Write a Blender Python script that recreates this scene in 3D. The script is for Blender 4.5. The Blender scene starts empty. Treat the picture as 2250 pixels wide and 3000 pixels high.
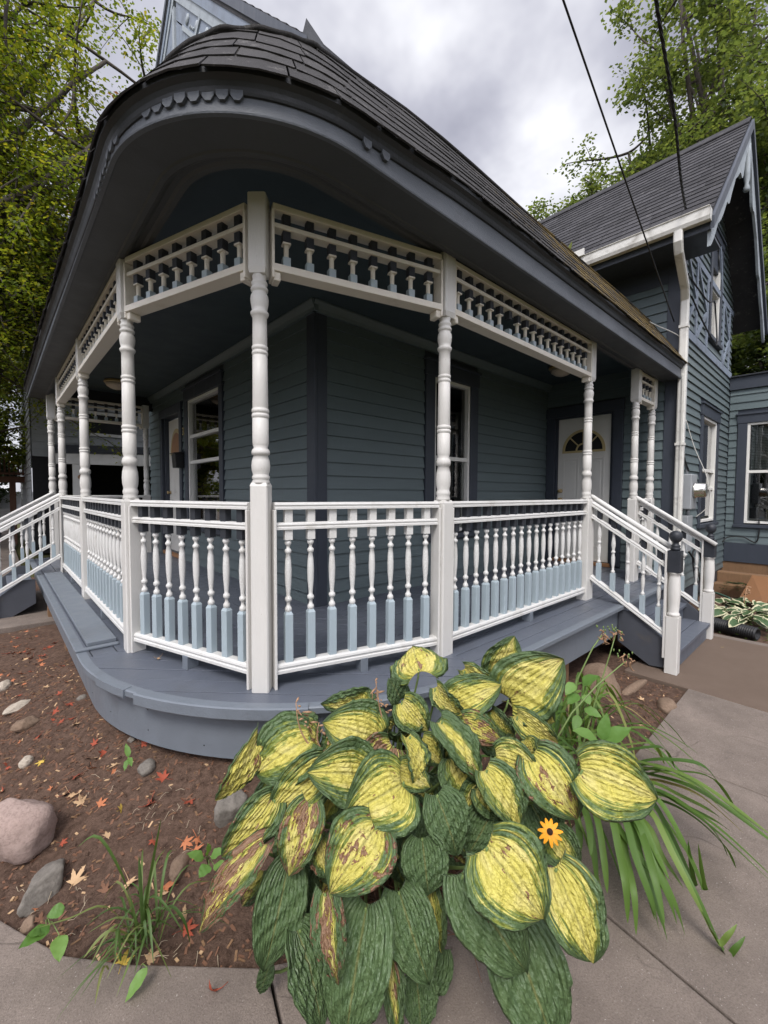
import bpy, bmesh, math, random
import numpy as np
from mathutils import Vector, Matrix
R = math.radians
rng = random.Random(7)
nrg = np.random.default_rng(11)
S = bpy.context.scene
COL = S.collection
# ---------------------------------------------------------------- camera
# house axes: u (x) runs along the side wall away from the corner, v (y) along the front wall, z = 0 is the porch floor
CAM = Vector((-2.0766, -3.1585, 1.0))
CR = Vector((0.73848434, -0.67425481, 0.0046181)); CF = Vector((0.67377659, 0.73766381, -0.04332685)); CU = Vector((0.02580673, 0.03510777, 0.99905028))
cd = bpy.data.cameras.new('camera'); cam = bpy.data.objects.new('camera', cd); COL.objects.link(cam)
m = Matrix((CR, CU, -CF)).transposed().to_4x4(); m.translation = CAM
cam.matrix_world = m
cd.sensor_fit = 'VERTICAL'; cd.sensor_height = 36.0; cd.lens = 1247.4 / 3000 * 36; cd.clip_start = 0.03; cd.clip_end = 3000
S.camera = cam
# ---------------------------------------------------------------- light
SUN_EL, SUN_AZ = R(52), R(232)      # soft sun behind thin cloud, behind and left of the camera
S.view_settings.view_transform = 'Standard'; S.view_settings.look = 'None'; S.view_settings.exposure = 0.74; S.view_settings.gamma = 1
W = bpy.data.worlds.new('World'); S.world = W; W.use_nodes = True
nt = W.node_tree; N = nt.nodes; L = nt.links; N.clear()
def wn(t, **k):
    n = N.new(t)
    for a, b in k.items(): setattr(n, a, b)
    return n
out = wn('ShaderNodeOutputWorld'); bg = wn('ShaderNodeBackground'); bg.inputs[1].default_value = 0.1
sky = wn('ShaderNodeTexSky', sky_type='NISHITA', sun_disc=False, sun_elevation=SUN_EL, sun_rotation=SUN_AZ)
tc = wn('ShaderNodeTexCoord'); sp = wn('ShaderNodeSeparateXYZ'); L.new(tc.outputs['Generated'], sp.inputs[0])
den = wn('ShaderNodeMath', operation='MAXIMUM'); L.new(sp.outputs[2], den.inputs[0]); den.inputs[1].default_value = 0.08
den2 = wn('ShaderNodeMath', operation='ADD'); L.new(den.outputs[0], den2.inputs[0]); den2.inputs[1].default_value = 0.25
vd = wn('ShaderNodeVectorMath', operation='DIVIDE'); L.new(tc.outputs['Generated'], vd.inputs[0])
cb = wn('ShaderNodeCombineXYZ'); [L.new(den2.outputs[0], cb.inputs[i]) for i in range(3)]; L.new(cb.outputs[0], vd.inputs[1])
mp = wn('ShaderNodeMapping'); L.new(vd.outputs[0], mp.inputs[0]); mp.inputs['Scale'].default_value = (1, 1, 0.0); mp.inputs['Location'].default_value = (3.3, 1.2, 0)
n1 = wn('ShaderNodeTexNoise'); n1.inputs['Scale'].default_value = 2.3; n1.inputs['Detail'].default_value = 5; n1.inputs['Roughness'].default_value = .5; L.new(mp.outputs[0], n1.inputs[0])
rp = wn('ShaderNodeValToRGB'); L.new(n1.outputs[0], rp.inputs[0])
e = rp.color_ramp.elements; e[0].position = .38; e[0].color = (2.55, 2.55, 3.05, 1); e[1].position = .64; e[1].color = (6.6, 6.6, 6.9, 1)
x = e.new(.5); x.color = (3.9, 3.9, 4.4, 1)
mx = wn('ShaderNodeMix', data_type='RGBA'); mx.inputs[0].default_value = 0.9
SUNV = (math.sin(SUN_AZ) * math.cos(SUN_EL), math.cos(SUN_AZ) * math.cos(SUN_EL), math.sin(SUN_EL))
dp = wn('ShaderNodeVectorMath', operation='DOT_PRODUCT'); L.new(tc.outputs['Generated'], dp.inputs[0]); dp.inputs[1].default_value = SUNV     # added glow round the hidden sun, lighting the scene from behind the camera
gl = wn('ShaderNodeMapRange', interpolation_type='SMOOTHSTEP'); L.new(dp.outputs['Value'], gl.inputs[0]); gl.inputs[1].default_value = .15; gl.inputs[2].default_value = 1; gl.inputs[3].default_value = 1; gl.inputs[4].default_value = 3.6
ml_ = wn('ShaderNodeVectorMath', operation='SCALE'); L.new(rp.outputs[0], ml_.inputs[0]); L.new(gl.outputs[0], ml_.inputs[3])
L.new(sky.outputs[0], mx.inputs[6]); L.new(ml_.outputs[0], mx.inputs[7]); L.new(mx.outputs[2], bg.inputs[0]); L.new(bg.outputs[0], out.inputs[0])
sd = bpy.data.lights.new('sun', 'SUN'); sd.energy = 1.5; sd.angle = R(18); sd.color = (1, .95, .88)
sun = bpy.data.objects.new('sun', sd); COL.objects.link(sun)
sdir = Vector((math.sin(SUN_AZ) * math.cos(SUN_EL), math.cos(SUN_AZ) * math.cos(SUN_EL), math.sin(SUN_EL)))
sun.rotation_euler = sdir.to_track_quat('Z', 'Y').to_euler(); sun.location = (0, 0, 20)
S.cycles.use_adaptive_sampling = True; S.cycles.use_denoising = True; S.cycles.max_bounces = 6; S.cycles.transparent_max_bounces = 8; S.cycles.caustics_reflective = False; S.cycles.caustics_refractive = False

# ---------------------------------------------------------------- materials
MATS = {}
class NT:
    def __init__(s, name):
        s.m = bpy.data.materials.new(name); s.m.use_nodes = True; s.t = s.m.node_tree; s.N = s.t.nodes; s.L = s.t.links
        s.b = s.N['Principled BSDF']; s.o = s.N['Material Output']; MATS[name] = s.m
    def n(s, t, ins=None, **k):
        x = s.N.new(t)
        for a, b in k.items(): setattr(x, a, b)
        for a, b in (ins or {}).items():
            if hasattr(b, 'is_output'): s.L.new(b, x.inputs[a])
            else: x.inputs[a].default_value = b
        return x
    def co(s, scale=(1, 1, 1), kind='Object', rot=(0, 0, 0)):
        c = s.n('ShaderNodeTexCoord'); return s.n('ShaderNodeMapping', {0: c.outputs[kind], 'Scale': scale, 'Rotation': rot}).outputs[0]
    def noise(s, vec, scale, det=3, rough=.55, dist=0):
        return s.n('ShaderNodeTexNoise', {'Vector': vec, 'Scale': scale, 'Detail': det, 'Roughness': rough, 'Distortion': dist}).outputs[0]
    def ramp(s, fac, stops):
        r = s.n('ShaderNodeValToRGB', {0: fac}); e = r.color_ramp.elements
        while len(e) < len(stops): e.new(.5)
        for x, (p, c) in zip(e, stops):
            x.position = p; x.color = (*c, 1) if hasattr(c, '__len__') else (c, c, c, 1)
        return r.outputs[0]
    def mix(s, f, a, b, mode='MIX'):
        x = s.n('ShaderNodeMix', data_type='RGBA', blend_type=mode)
        for i, v in ((0, f), (6, a), (7, b)):
            if hasattr(v, 'is_output'): s.L.new(v, x.inputs[i])
            else: x.inputs[i].default_value = v if i == 0 else ((*v, 1) if len(v) == 3 else v)
        return x.outputs[2]
    def math(s, op, a, b=0., c=0.):
        x = s.n('ShaderNodeMath', operation=op)
        for i, v in enumerate((a, b, c)):
            if hasattr(v, 'is_output'): s.L.new(v, x.inputs[i])
            else: x.inputs[i].default_value = v
        return x.outputs[0]
    def bump(s, h, st=.2, d=.01, nrm=None):
        x = s.n('ShaderNodeBump', {'Height': h, 'Strength': st, 'Distance': d})
        if nrm: s.L.new(nrm, x.inputs['Normal'])
        return x.outputs[0]
    def attr(s, name): return s.n('ShaderNodeAttribute', attribute_name=name).outputs['Fac']
    def fin(s, col, rough=.5, nrm=None, spec=.4):
        for k, v in (('Base Color', col), ('Roughness', rough), ('Specular IOR Level', spec)):
            if hasattr(v, 'is_output'): s.L.new(v, s.b.inputs[k])
            else: s.b.inputs[k].default_value = (*v, 1) if k == 'Base Color' else v
        if nrm: s.L.new(nrm, s.b.inputs['Normal'])
        return s.m
def sc(c, k): return tuple(x * k for x in c)
def paint(name, c, rough=.45, var=.14, grain=(3, 3, 3), bump=.12, wear=None, wearamt=.0, dirt=None, spec=.4, dscale=2.2, dlo=.55):
    """painted wood: colour drift, brush grain, worn patches, grime in uneven blotches"""
    t = NT(name); rn_ = t.n('ShaderNodeVectorMath', {0: t.n('ShaderNodeObjectInfo').outputs['Random'], 1: (17.3, 9.1, 5.7)}, operation='MULTIPLY').outputs[0]
    v = t.n('ShaderNodeVectorMath', {0: t.co(grain), 1: rn_}, operation='ADD').outputs[0]; v1 = t.n('ShaderNodeVectorMath', {0: t.co(), 1: rn_}, operation='ADD').outputs[0]
    a = t.noise(v, 4, 4); col = t.mix(a, sc(c, 1 - var), sc(c, 1 + var))
    g = t.noise(v, 34, 3)
    if dirt:
        d = t.ramp(t.noise(v1, dscale, 6, .65, .4), [(dlo, 0), (dlo + .2, 1)]); col = t.mix(t.math('MULTIPLY', d, .6), col, dirt)
    if wear:
        w = t.ramp(t.noise(v, 22, 6, .7, .6), [(.66 - wearamt, 0), (.70 - wearamt, 1)]); col = t.mix(w, col, wear)
    h = t.math('ADD', g, t.math('MULTIPLY', a, .6))
    return t.fin(col, t.ramp(a, [(.2, rough - .08), (.8, rough + .12)]), t.bump(h, bump * 2, .004), spec)
WHITE = (.60, .585, .555)
paint('white_paint', WHITE, .42, .05, (6, 6, 1), .16, dirt=(.44, .40, .33), dscale=3.2, dlo=.62, wear=(.30, .25, .19), wearamt=-.015)
paint('white_rail', (.60, .595, .575), .4, .06, (2, 2, 2), .16, dirt=(.36, .335, .29), dscale=6, dlo=.56, wear=(.27, .24, .20), wearamt=-.02)
paint('cream_trim', (.70, .655, .575), .5, .06, (2, 2, 2), .16, dirt=(.45, .38, .28), dscale=3, dlo=.56, wear=(.45, .33, .22), wearamt=-.03)
paint('charcoal_paint', (.024, .027, .034), .5, .2, (3, 3, 3), .12, wear=(.09, .09, .10), wearamt=-.02)
paint('pale_blue_paint', (.34, .405, .44), .45, .06, (4, 4, 1), .1, dirt=(.26, .31, .33), dscale=6, dlo=.62)
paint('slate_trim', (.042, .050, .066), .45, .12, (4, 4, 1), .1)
paint('slate_deck', (.146, .166, .192), .42, .1, (2.5, 2.5, 2.5), .16, dirt=(.105, .112, .125), dscale=3.5, wear=(.055, .06, .07), wearamt=-.025)
paint('slate_floor', (.098, .110, .136), .36, .12, (3, 3, 3), .14, dirt=(.085, .09, .10), dscale=2.5, wear=(.34, .36, .38), wearamt=-.085)
paint('slate_step', (.105, .118, .145), .45, .12, (3, 3, 3), .14, dirt=(.07, .068, .065), dscale=3)
paint('stringer_paint', (.062, .067, .080), .5, .15, (3, 3, 3), .14, dirt=(.10, .085, .065), dscale=5, dlo=.58)
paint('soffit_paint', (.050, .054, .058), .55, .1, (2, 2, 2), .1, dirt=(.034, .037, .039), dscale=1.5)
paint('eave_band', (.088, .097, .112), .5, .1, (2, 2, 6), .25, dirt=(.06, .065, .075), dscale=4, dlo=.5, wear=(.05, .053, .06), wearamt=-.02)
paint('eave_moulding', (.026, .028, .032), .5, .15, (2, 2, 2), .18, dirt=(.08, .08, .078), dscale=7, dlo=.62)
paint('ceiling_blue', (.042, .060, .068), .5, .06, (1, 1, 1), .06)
paint('gable_pale', (.31, .345, .37), .55, .1, (3, 3, 3), .2, dirt=(.18, .2, .22), dscale=5, dlo=.5)
paint('gable_blue', (.19, .225, .28), .55, .12, (3, 3, 3), .2, dirt=(.1, .11, .13), dscale=5, dlo=.5)
paint('white_vinyl', (.74, .73, .69), .4, .04, (2, 2, 2), .04, dirt=(.5, .48, .43), dscale=4, dlo=.6)
paint('door_white', (.66, .645, .60), .4, .03, (2, 2, 1), .05)
paint('gutter_white', (.66, .65, .61), .4, .06, (1, 1, 1), .05, dirt=(.16, .14, .11), dscale=5, dlo=.52)
paint('brass', (.40, .28, .11), .3, .1, bump=.02, spec=.8)
paint('fan_gold', (.50, .40, .20), .45, .1, bump=.03)
paint('threshold_wood', (.30, .15, .07), .5, .2, (2, 8, 2), .2)
paint('meter_grey', (.30, .315, .33), .4, .08, bump=.03, dirt=(.2, .19, .18), dscale=6)
paint('black_metal', (.010, .010, .011), .4, .1, bump=.03)
paint('cable_black', (.012, .012, .013), .55, .1, bump=.02)
paint('cable_white', (.55, .54, .5), .55, .1, bump=.02)
paint('neighbour_shingle', (.235, .25, .26), .75, .16, (2, 2, 9), .3, dirt=(.15, .155, .16), dscale=1.3)
paint('neighbour_trim', (.45, .45, .44), .6, .08, bump=.1, dirt=(.3, .3, .29), dscale=2)
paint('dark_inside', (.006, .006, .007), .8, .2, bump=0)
paint('brown_stain', (.105, .050, .030), .7, .2, (4, 4, 1), .2)
paint('weathered_wood', (.20, .115, .06), .8, .25, (2, 14, 2), .3, dirt=(.08, .05, .03), dscale=3)
paint('plywood', (.22, .105, .046), .75, .15, (2, 9, 2), .15, dirt=(.2, .1, .05), dscale=3)
paint('blind_white', (.62, .62, .58), .6, .04, bump=0)
paint('curtain', (.16, .155, .14), .9, .1, (18, 18, 1), .1)
paint('lamp_glass', (.55, .46, .36), .3, .25, (3, 3, 3), .02, dirt=(.25, .16, .09), dscale=9)
paint('plastic_black', (.013, .013, .014), .45, .1, bump=.03)
paint('hose_green', (.06, .12, .085), .5, .1, bump=.02)
paint('pot_white', (.5, .48, .45), .5, .1, bump=.02)
paint('car_white', (.6, .61, .62), .3, .03, bump=0, spec=.6)
def metal():
    t = NT('meter_chrome'); t.b.inputs['Metallic'].default_value = 1; t.fin((.62, .6, .56), .22); return t.m
metal()
def siding(name, c):
    t = NT(name); v = t.co((1.2, 1.2, 7)); r = t.attr('rnd')
    a = t.noise(v, 3, 5, .6); col = t.mix(a, sc(c, .86), sc(c, 1.14)); col = t.mix(t.math('MULTIPLY', r, .35), col, sc(c, .8))
    st = t.ramp(t.noise(t.co((6, 6, .6)), 2.2, 5, .7), [(.58, 0), (.75, 1)]); col = t.mix(t.math('MULTIPLY', st, .35), col, (.085, .10, .095))
    ch = t.ramp(t.noise(t.co((2, 2, 5)), 16, 6, .75), [(.72, 0), (.75, 1)]); col = t.mix(t.math('MULTIPLY', ch, .7), col, (.10, .085, .07))
    return t.fin(col, .42, t.bump(t.noise(v, 18, 4), .22, .004), .4)
siding('siding_teal', (.112, .145, .152))
siding('siding_teal_dark', (.118, .150, .157))
def shingle(name, c, moss):
    t = NT(name); r = t.attr('rnd'); v = t.co()
    col = t.ramp(r, [(0, sc(c, .55)), (.5, c), (1, sc(c, 1.6))])
    g = t.noise(v, 260, 2); col = t.mix(t.math('MULTIPLY', t.ramp(g, [(.3, 0), (.75, 1)]), .55), col, sc(c, 2.0))
    col = t.mix(t.math('MULTIPLY', t.ramp(t.noise(v, 3.0, 6, .7), [(.45, 0), (.7, 1)]), .5), col, sc(c, .45))
    lich = t.ramp(t.noise(v, 11, 8, .8), [(.57, 0), (.64, 1)])
    col = t.mix(t.math('MULTIPLY', lich, .42), col, (.20, .19, .18))
    if moss:   # moss and lichen crusts that really grow on the shaded end of the porch roof
        s = t.n('ShaderNodeSeparateXYZ', {0: v}); along = t.ramp(t.math('MULTIPLY', s.outputs[0], .25), [(.15, 0), (.62, 1)])
        mm = t.ramp(t.math('ADD', t.noise(v, 7, 8, .78), t.math('MULTIPLY', along, .22)), [(.66, 0), (.73, 1)])
        mc = t.mix(t.noise(v, 40, 4, .8), (.05, .038, .014), (.21, .145, .05))
        col = t.mix(t.math('MULTIPLY', mm, along), col, mc)
        h = t.math('ADD', t.math('MULTIPLY', g, .5), t.math('MULTIPLY', t.math('MULTIPLY', mm, along), 1.5))
    else: h = g
    return t.fin(col, .85, t.bump(h, .6, .006), .25)
shingle('porch_shingle', (.034, .032, .032), True)
shingle('wing_shingle', (.040, .039, .042), False)
def ground_mats():
    t = NT('soil'); v = t.co()
    a = t.noise(v, 3, 8, .65); b = t.noise(v, 30, 8, .75)
    col = t.mix(a, (.105, .062, .045), (.215, .142, .104)); col = t.mix(t.ramp(b, [(.42, 0), (.72, 1)]), col, (.045, .026, .018))
    col = t.mix(t.ramp(t.noise(v, 120, 3, .7), [(.66, 0), (.72, 1)]), col, (.17, .10, .065))
    col = t.mix(t.ramp(t.noise(v, 75, 2, .5), [(.73, 0), (.76, 1)]), col, (.24, .17, .12))
    h = t.math('ADD', b, t.math('MULTIPLY', t.noise(v, 120, 4, .7), .5))
    t.fin(col, .95, t.bump(h, 1.0, .018), .15)
    t = NT('lawn_soil'); v = t.co(); col = t.mix(t.noise(v, 5, 8, .7), (.05, .06, .022), (.11, .10, .045)); t.fin(col, .95, t.bump(t.noise(v, 60, 5), .8, .02), .1)
    for nm, c, wet in (('concrete', (.205, .168, .142), 0), ('concrete_stained', (.205, .168, .142), 1)):
        t = NT(nm); v = t.co(); a = t.noise(v, 2.2, 8, .7); b = t.noise(v, 190, 3, .7)
        col = t.mix(t.ramp(a, [(.3, 0), (.7, 1)]), sc(c, .66), sc(c, 1.25))
        col = t.mix(t.ramp(t.noise(v, 7, 7, .75, .5), [(.55, 0), (.8, 1)]), col, sc(c, .55))
        col = t.mix(t.math('MULTIPLY', t.ramp(b, [(.35, 1), (.55, 0)]), .55), col, sc(c, .45))
        col = t.mix(t.ramp(t.noise(v, 130, 2, .5), [(.68, 0), (.73, 1)]), col, (.36, .32, .29))
        cr_ = t.math('ABSOLUTE', t.math('SUBTRACT', t.noise(v, .8, 3, .5, .6), .5)); col = t.mix(t.math('MULTIPLY', t.math('MULTIPLY', t.ramp(cr_, [(0, 1), (.003, 0)]), t.ramp(a, [(.5, 0), (.6, 1)])), .6), col, sc(c, .3))
        if wet:     # brown tannin stain on the pad at the foot of the steps: a blotch with its own edge
            d = t.n('ShaderNodeVectorMath', {0: t.n('ShaderNodeVectorMath', {0: t.co(), 1: (-.75, -.19, 0)}, operation='ADD').outputs[0], 1: (.95, 2.1, 0)}, operation='MULTIPLY')
            ln = t.n('ShaderNodeVectorMath', {0: d.outputs[0]}, operation='LENGTH').outputs['Value']
            ln = t.math('ADD', ln, t.math('MULTIPLY', t.noise(t.co(), 2.6, 5, .6), .5))
            col = t.mix(t.ramp(ln, [(1.10, 1), (1.16, 0)]), col, t.mix(a, (.105, .075, .056), (.165, .122, .094)))
        t.fin(col, .85, t.bump(t.math('ADD', t.math('MULTIPLY', b, .8), t.noise(v, 60, 5, .7)), .55, .006), .25)
ground_mats()
def stone(name, c, c2, sc1=5):
    t = NT(name); v = t.co(); a = t.noise(v, sc1, 8, .7); col = t.mix(a, c, c2); col = t.mix(t.ramp(t.noise(v, 70, 4, .7), [(.45, 0), (.8, 1)]), col, sc(c, .72))
    col = t.mix(t.ramp(t.noise(v, 4, 5, .6), [(.55, 0), (.75, 1)]), col, sc(c2, .55))
    t.fin(col, .85, t.bump(t.noise(v, 45, 8, .75), .7, .012), .2)
stone('stone_pink', (.30, .215, .185), (.42, .33, .29)); stone('stone_grey', (.165, .15, .13), (.25, .225, .195)); stone('stone_brown', (.17, .115, .08), (.27, .195, .14)); stone('stone_pale', (.40, .34, .27), (.52, .46, .38)); stone('brick_red', (.16, .09, .06), (.24, .15, .11))
def glass():
    t = NT('pane_glass'); t.N.remove(t.b)
    fr = t.n('ShaderNodeFresnel', {'IOR': 1.5}).outputs[0]
    nz = t.bump(t.noise(t.co(), 2.5, 2), .05, .02)
    g = t.n('ShaderNodeBsdfGlossy', {'Color': (1, 1, 1, 1), 'Roughness': .015, 'Normal': nz}); tr = t.n('ShaderNodeBsdfTransparent', {'Color': (.72, .75, .74, 1)})
    x = t.n('ShaderNodeMixShader', {0: t.math('ADD', t.math('MULTIPLY', fr, 1.6), .03), 1: tr.outputs[0], 2: g.outputs[0]}); t.L.new(x.outputs[0], t.o.inputs[0])
glass()
def leafmat(name, stops, trans=.35, rough=.5):
    t = NT(name); r = t.attr('rnd'); col = t.ramp(r, stops)
    col = t.mix(t.math('MULTIPLY', t.noise(t.co(), 1.1, 3), .55), col, stops[0][1])
    t.fin(col, rough, None, .35); tr = t.n('ShaderNodeBsdfTranslucent', {0: t.mix(1, col, (1.7, 1.6, .6), 'MULTIPLY')})
    x = t.n('ShaderNodeMixShader', {0: trans, 1: t.b.outputs[0], 2: tr.outputs[0]}); t.L.new(x.outputs[0], t.o.inputs[0])
leafmat('maple_foliage', [(0, (.058, .098, .020)), (.45, (.135, .178, .028)), (.8, (.25, .265, .040)), (1, (.36, .29, .04))], .55)
leafmat('ash_foliage', [(0, (.058, .086, .046)), (.5, (.105, .146, .066)), (1, (.21, .25, .105))], .58)
leafmat('dark_foliage', [(0, (.018, .034, .012)), (.6, (.04, .065, .02)), (1, (.09, .11, .03))], .3)
leafmat('red_foliage', [(0, (.10, .045, .035)), (1, (.22, .10, .07))], .4)
leafmat('grass_blade', [(0, (.055, .10, .028)), (.6, (.10, .17, .045)), (1, (.24, .25, .09))], .3)
leafmat('daylily_blade', [(0, (.058, .118, .024)), (.6, (.118, .205, .038)), (.93, (.20, .27, .07)), (1, (.42, .28, .13))], .3)
leafmat('weed_leaf', [(0, (.10, .21, .045)), (1, (.20, .34, .09))], .35)
paint('nail_dark', (.02, .02, .02), .6)
paint('bark', (.075, .062, .050), .9, .3, (3, 3, 1), .6)
paint('stem_green', (.14, .20, .06), .5, .2, bump=.05)
paint('dry_flower', (.34, .20, .115), .8, .3, (9, 9, 9), .2)
paint('straw', (.42, .34, .24), .8, .2, (9, 9, 9), .1)
paint('petal_orange', (.72, .30, .012), .55, .12, (9, 9, 9), .08)
paint('flower_eye', (.03, .012, .008), .9, .2, (9, 9, 9), .4)
paint('dead_red', (.30, .062, .030), .7, .3, (14, 14, 14), .15)
paint('dead_orange', (.42, .15, .065), .7, .3, (14, 14, 14), .15)
paint('dead_tan', (.50, .33, .185), .7, .25, (14, 14, 14), .15)
paint('dead_brown', (.17, .085, .05), .8, .3, (14, 14, 14), .15)
paint('dead_yellow', (.55, .38, .07), .65, .25, (14, 14, 14), .15)
def hosta(name, base, base2, yel):
    """UV.x along the midrib, UV.y across; yel / brn / seed come from the leaf's own mesh attributes"""
    t = NT(name); uv = t.n('ShaderNodeTexCoord').outputs['UV']; s = t.n('ShaderNodeSeparateXYZ', {0: uv}); u, c = s.outputs[0], t.math('MULTIPLY', t.math('SUBTRACT', s.outputs[1], .5), 2)
    ye, br, se = t.math('MULTIPLY', t.attr('yel'), .82), t.attr('brn'), t.attr('seed')
    ac = t.math('ABSOLUTE', c)
    def P(ku, kc, off=0): return t.n('ShaderNodeCombineXYZ', {0: t.math('MULTIPLY', u, ku), 1: t.math('MULTIPLY', c, kc), 2: t.math('ADD', se, off)}).outputs[0]
    streak = t.math('SUBTRACT', t.noise(P(1.8, 15), 1, 4, .65), .5); big = t.math('SUBTRACT', t.noise(P(3.2, 2.8, 5), 1, 3), .5)
    amp = t.math('MINIMUM', t.math('MULTIPLY', ye, 2.2), 1); edge = t.math('ADD', t.math('ADD', ac, t.math('MULTIPLY', t.math('MULTIPLY', streak, t.math('ADD', t.math('MULTIPLY', ac, 1.9), .25)), amp)), t.math('MULTIPLY', t.math('MULTIPLY', big, 1.05), amp)); edge = t.math('ADD', edge, t.math('MULTIPLY', t.ramp(ye, [(.04, 1), (.14, 0)]), 2))
    endf = t.math('MULTIPLY', t.math('POWER', u, 3.5), .35)
    mask = t.ramp(t.math('SUBTRACT', t.math('ADD', edge, endf), ye), [(-.0, 1), (.055, 0)])
    mask2 = t.ramp(t.math('SUBTRACT', t.math('ADD', edge, endf), t.math('ADD', ye, .16)), [(0, 1), (.10, 0)])
    g = t.mix(t.noise(P(4, 4, 2), 1, 5, .65), base, base2)
    lime = t.mix(t.noise(P(5, 5, 3), 1, 4), (.15, .21, .035), (.27, .29, .055))
    yy = t.mix(t.noise(P(5, 9, 4), 1, 4, .6), yel, sc(yel, .72))
    pale = t.ramp(t.noise(P(2, 2, 8), 1, 3), [(.45, 0), (.7, 1)]); yy = t.mix(t.math('MULTIPLY', pale, .4), yy, (.78, .69, .36))
    col = t.mix(mask2, g, lime); col = t.mix(mask, col, yy)
    vein = t.math('ABSOLUTE', t.math('SINE', t.math('MULTIPLY', c, 22)))
    vl = t.ramp(vein, [(0, 1), (.13, 0)]); col = t.mix(t.math('MULTIPLY', vl, .32), col, t.mix(.5, col, (.06, .075, .02)))
    mid = t.ramp(ac, [(0, 1), (.02, 1), (.05, 0)]); col = t.mix(t.math('MULTIPLY', mid, .45), col, (.30, .28, .10))
    # scorched tissue: spots with dark rims plus larger dead patches
    bn = t.noise(P(6, 5, 11), 1, 5, .7, .6); patch = t.noise(P(1.8, 1.8, 13), 1, 3)
    bb = t.math('ADD', t.math('SUBTRACT', bn, t.math('MULTIPLY', ac, .10)), t.math('MULTIPLY', t.math('SUBTRACT', patch, .5), .8))
    thr = t.math('SUBTRACT', .87, t.math('MULTIPLY', br, .545))
    d = t.math('SUBTRACT', bb, thr)
    rim = t.ramp(d, [(-.035, 0), (-.012, 1), (.02, 1), (.06, 0)]) ; core = t.ramp(d, [(.0, 0), (.05, 1)])
    col = t.mix(core, col, t.mix(t.noise(P(20, 16, 3), 1, 3), (.42, .28, .17), (.18, .075, .042))); col = t.mix(rim, col, (.15, .035, .025))
    sp = t.n('ShaderNodeTexVoronoi', {'Vector': P(11, 9, 1), 'Scale': 1., 'Randomness': 1.}).outputs['Distance']
    spm = t.math('MULTIPLY', t.ramp(sp, [(.05, 1), (.10, 0)]), t.math('MULTIPLY', t.ramp(patch, [(.5, 0), (.6, 1)]), br)); col = t.mix(spm, col, (.14, .03, .02))
    h = t.math('ADD', t.math('MULTIPLY', vein, .8), t.math('MULTIPLY', t.noise(P(24, 15, 6), 1, 2, .5), 1.9))
    t.fin(col, t.mix(mask, (.40, .40, .40), (.5, .5, .5)), t.bump(h, .8, .007), .55)
    tr = t.n('ShaderNodeBsdfTranslucent', {0: t.mix(1, col, (1.2, 1.25, .6), 'MULTIPLY')}); x = t.n('ShaderNodeMixShader', {0: .18, 1: t.b.outputs[0], 2: tr.outputs[0]}); t.L.new(x.outputs[0], t.o.inputs[0])
hosta('hosta_leaf', (.062, .115, .050), (.130, .195, .070), (.70, .625, .135))
hosta('hosta_white_edge', (.060, .120, .050), (.085, .15, .06), (.05, .11, .05))
def small_hosta():
    t = NT('hosta_white_edge'); uv = t.n('ShaderNodeTexCoord').outputs['UV']; s = t.n('ShaderNodeSeparateXYZ', {0: uv})
    ac = t.math('ABSOLUTE', t.math('MULTIPLY', t.math('SUBTRACT', s.outputs[1], .5), 2)); v = t.co()
    k = t.math('ADD', t.math('MAXIMUM', ac, t.math('MULTIPLY', s.outputs[0], .86)), t.math('MULTIPLY', t.math('SUBTRACT', t.noise(v, 30, 3), .5), .3))
    g = t.mix(t.noise(v, 25, 3), (.035, .075, .03), (.07, .12, .045))
    t.fin(t.mix(t.ramp(k, [(.72, 0), (.78, 1)]), g, (.55, .52, .34)), .45, t.bump(t.math('SINE', t.math('MULTIPLY', ac, 24)), .3, .004), .4)
small_hosta()
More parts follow.
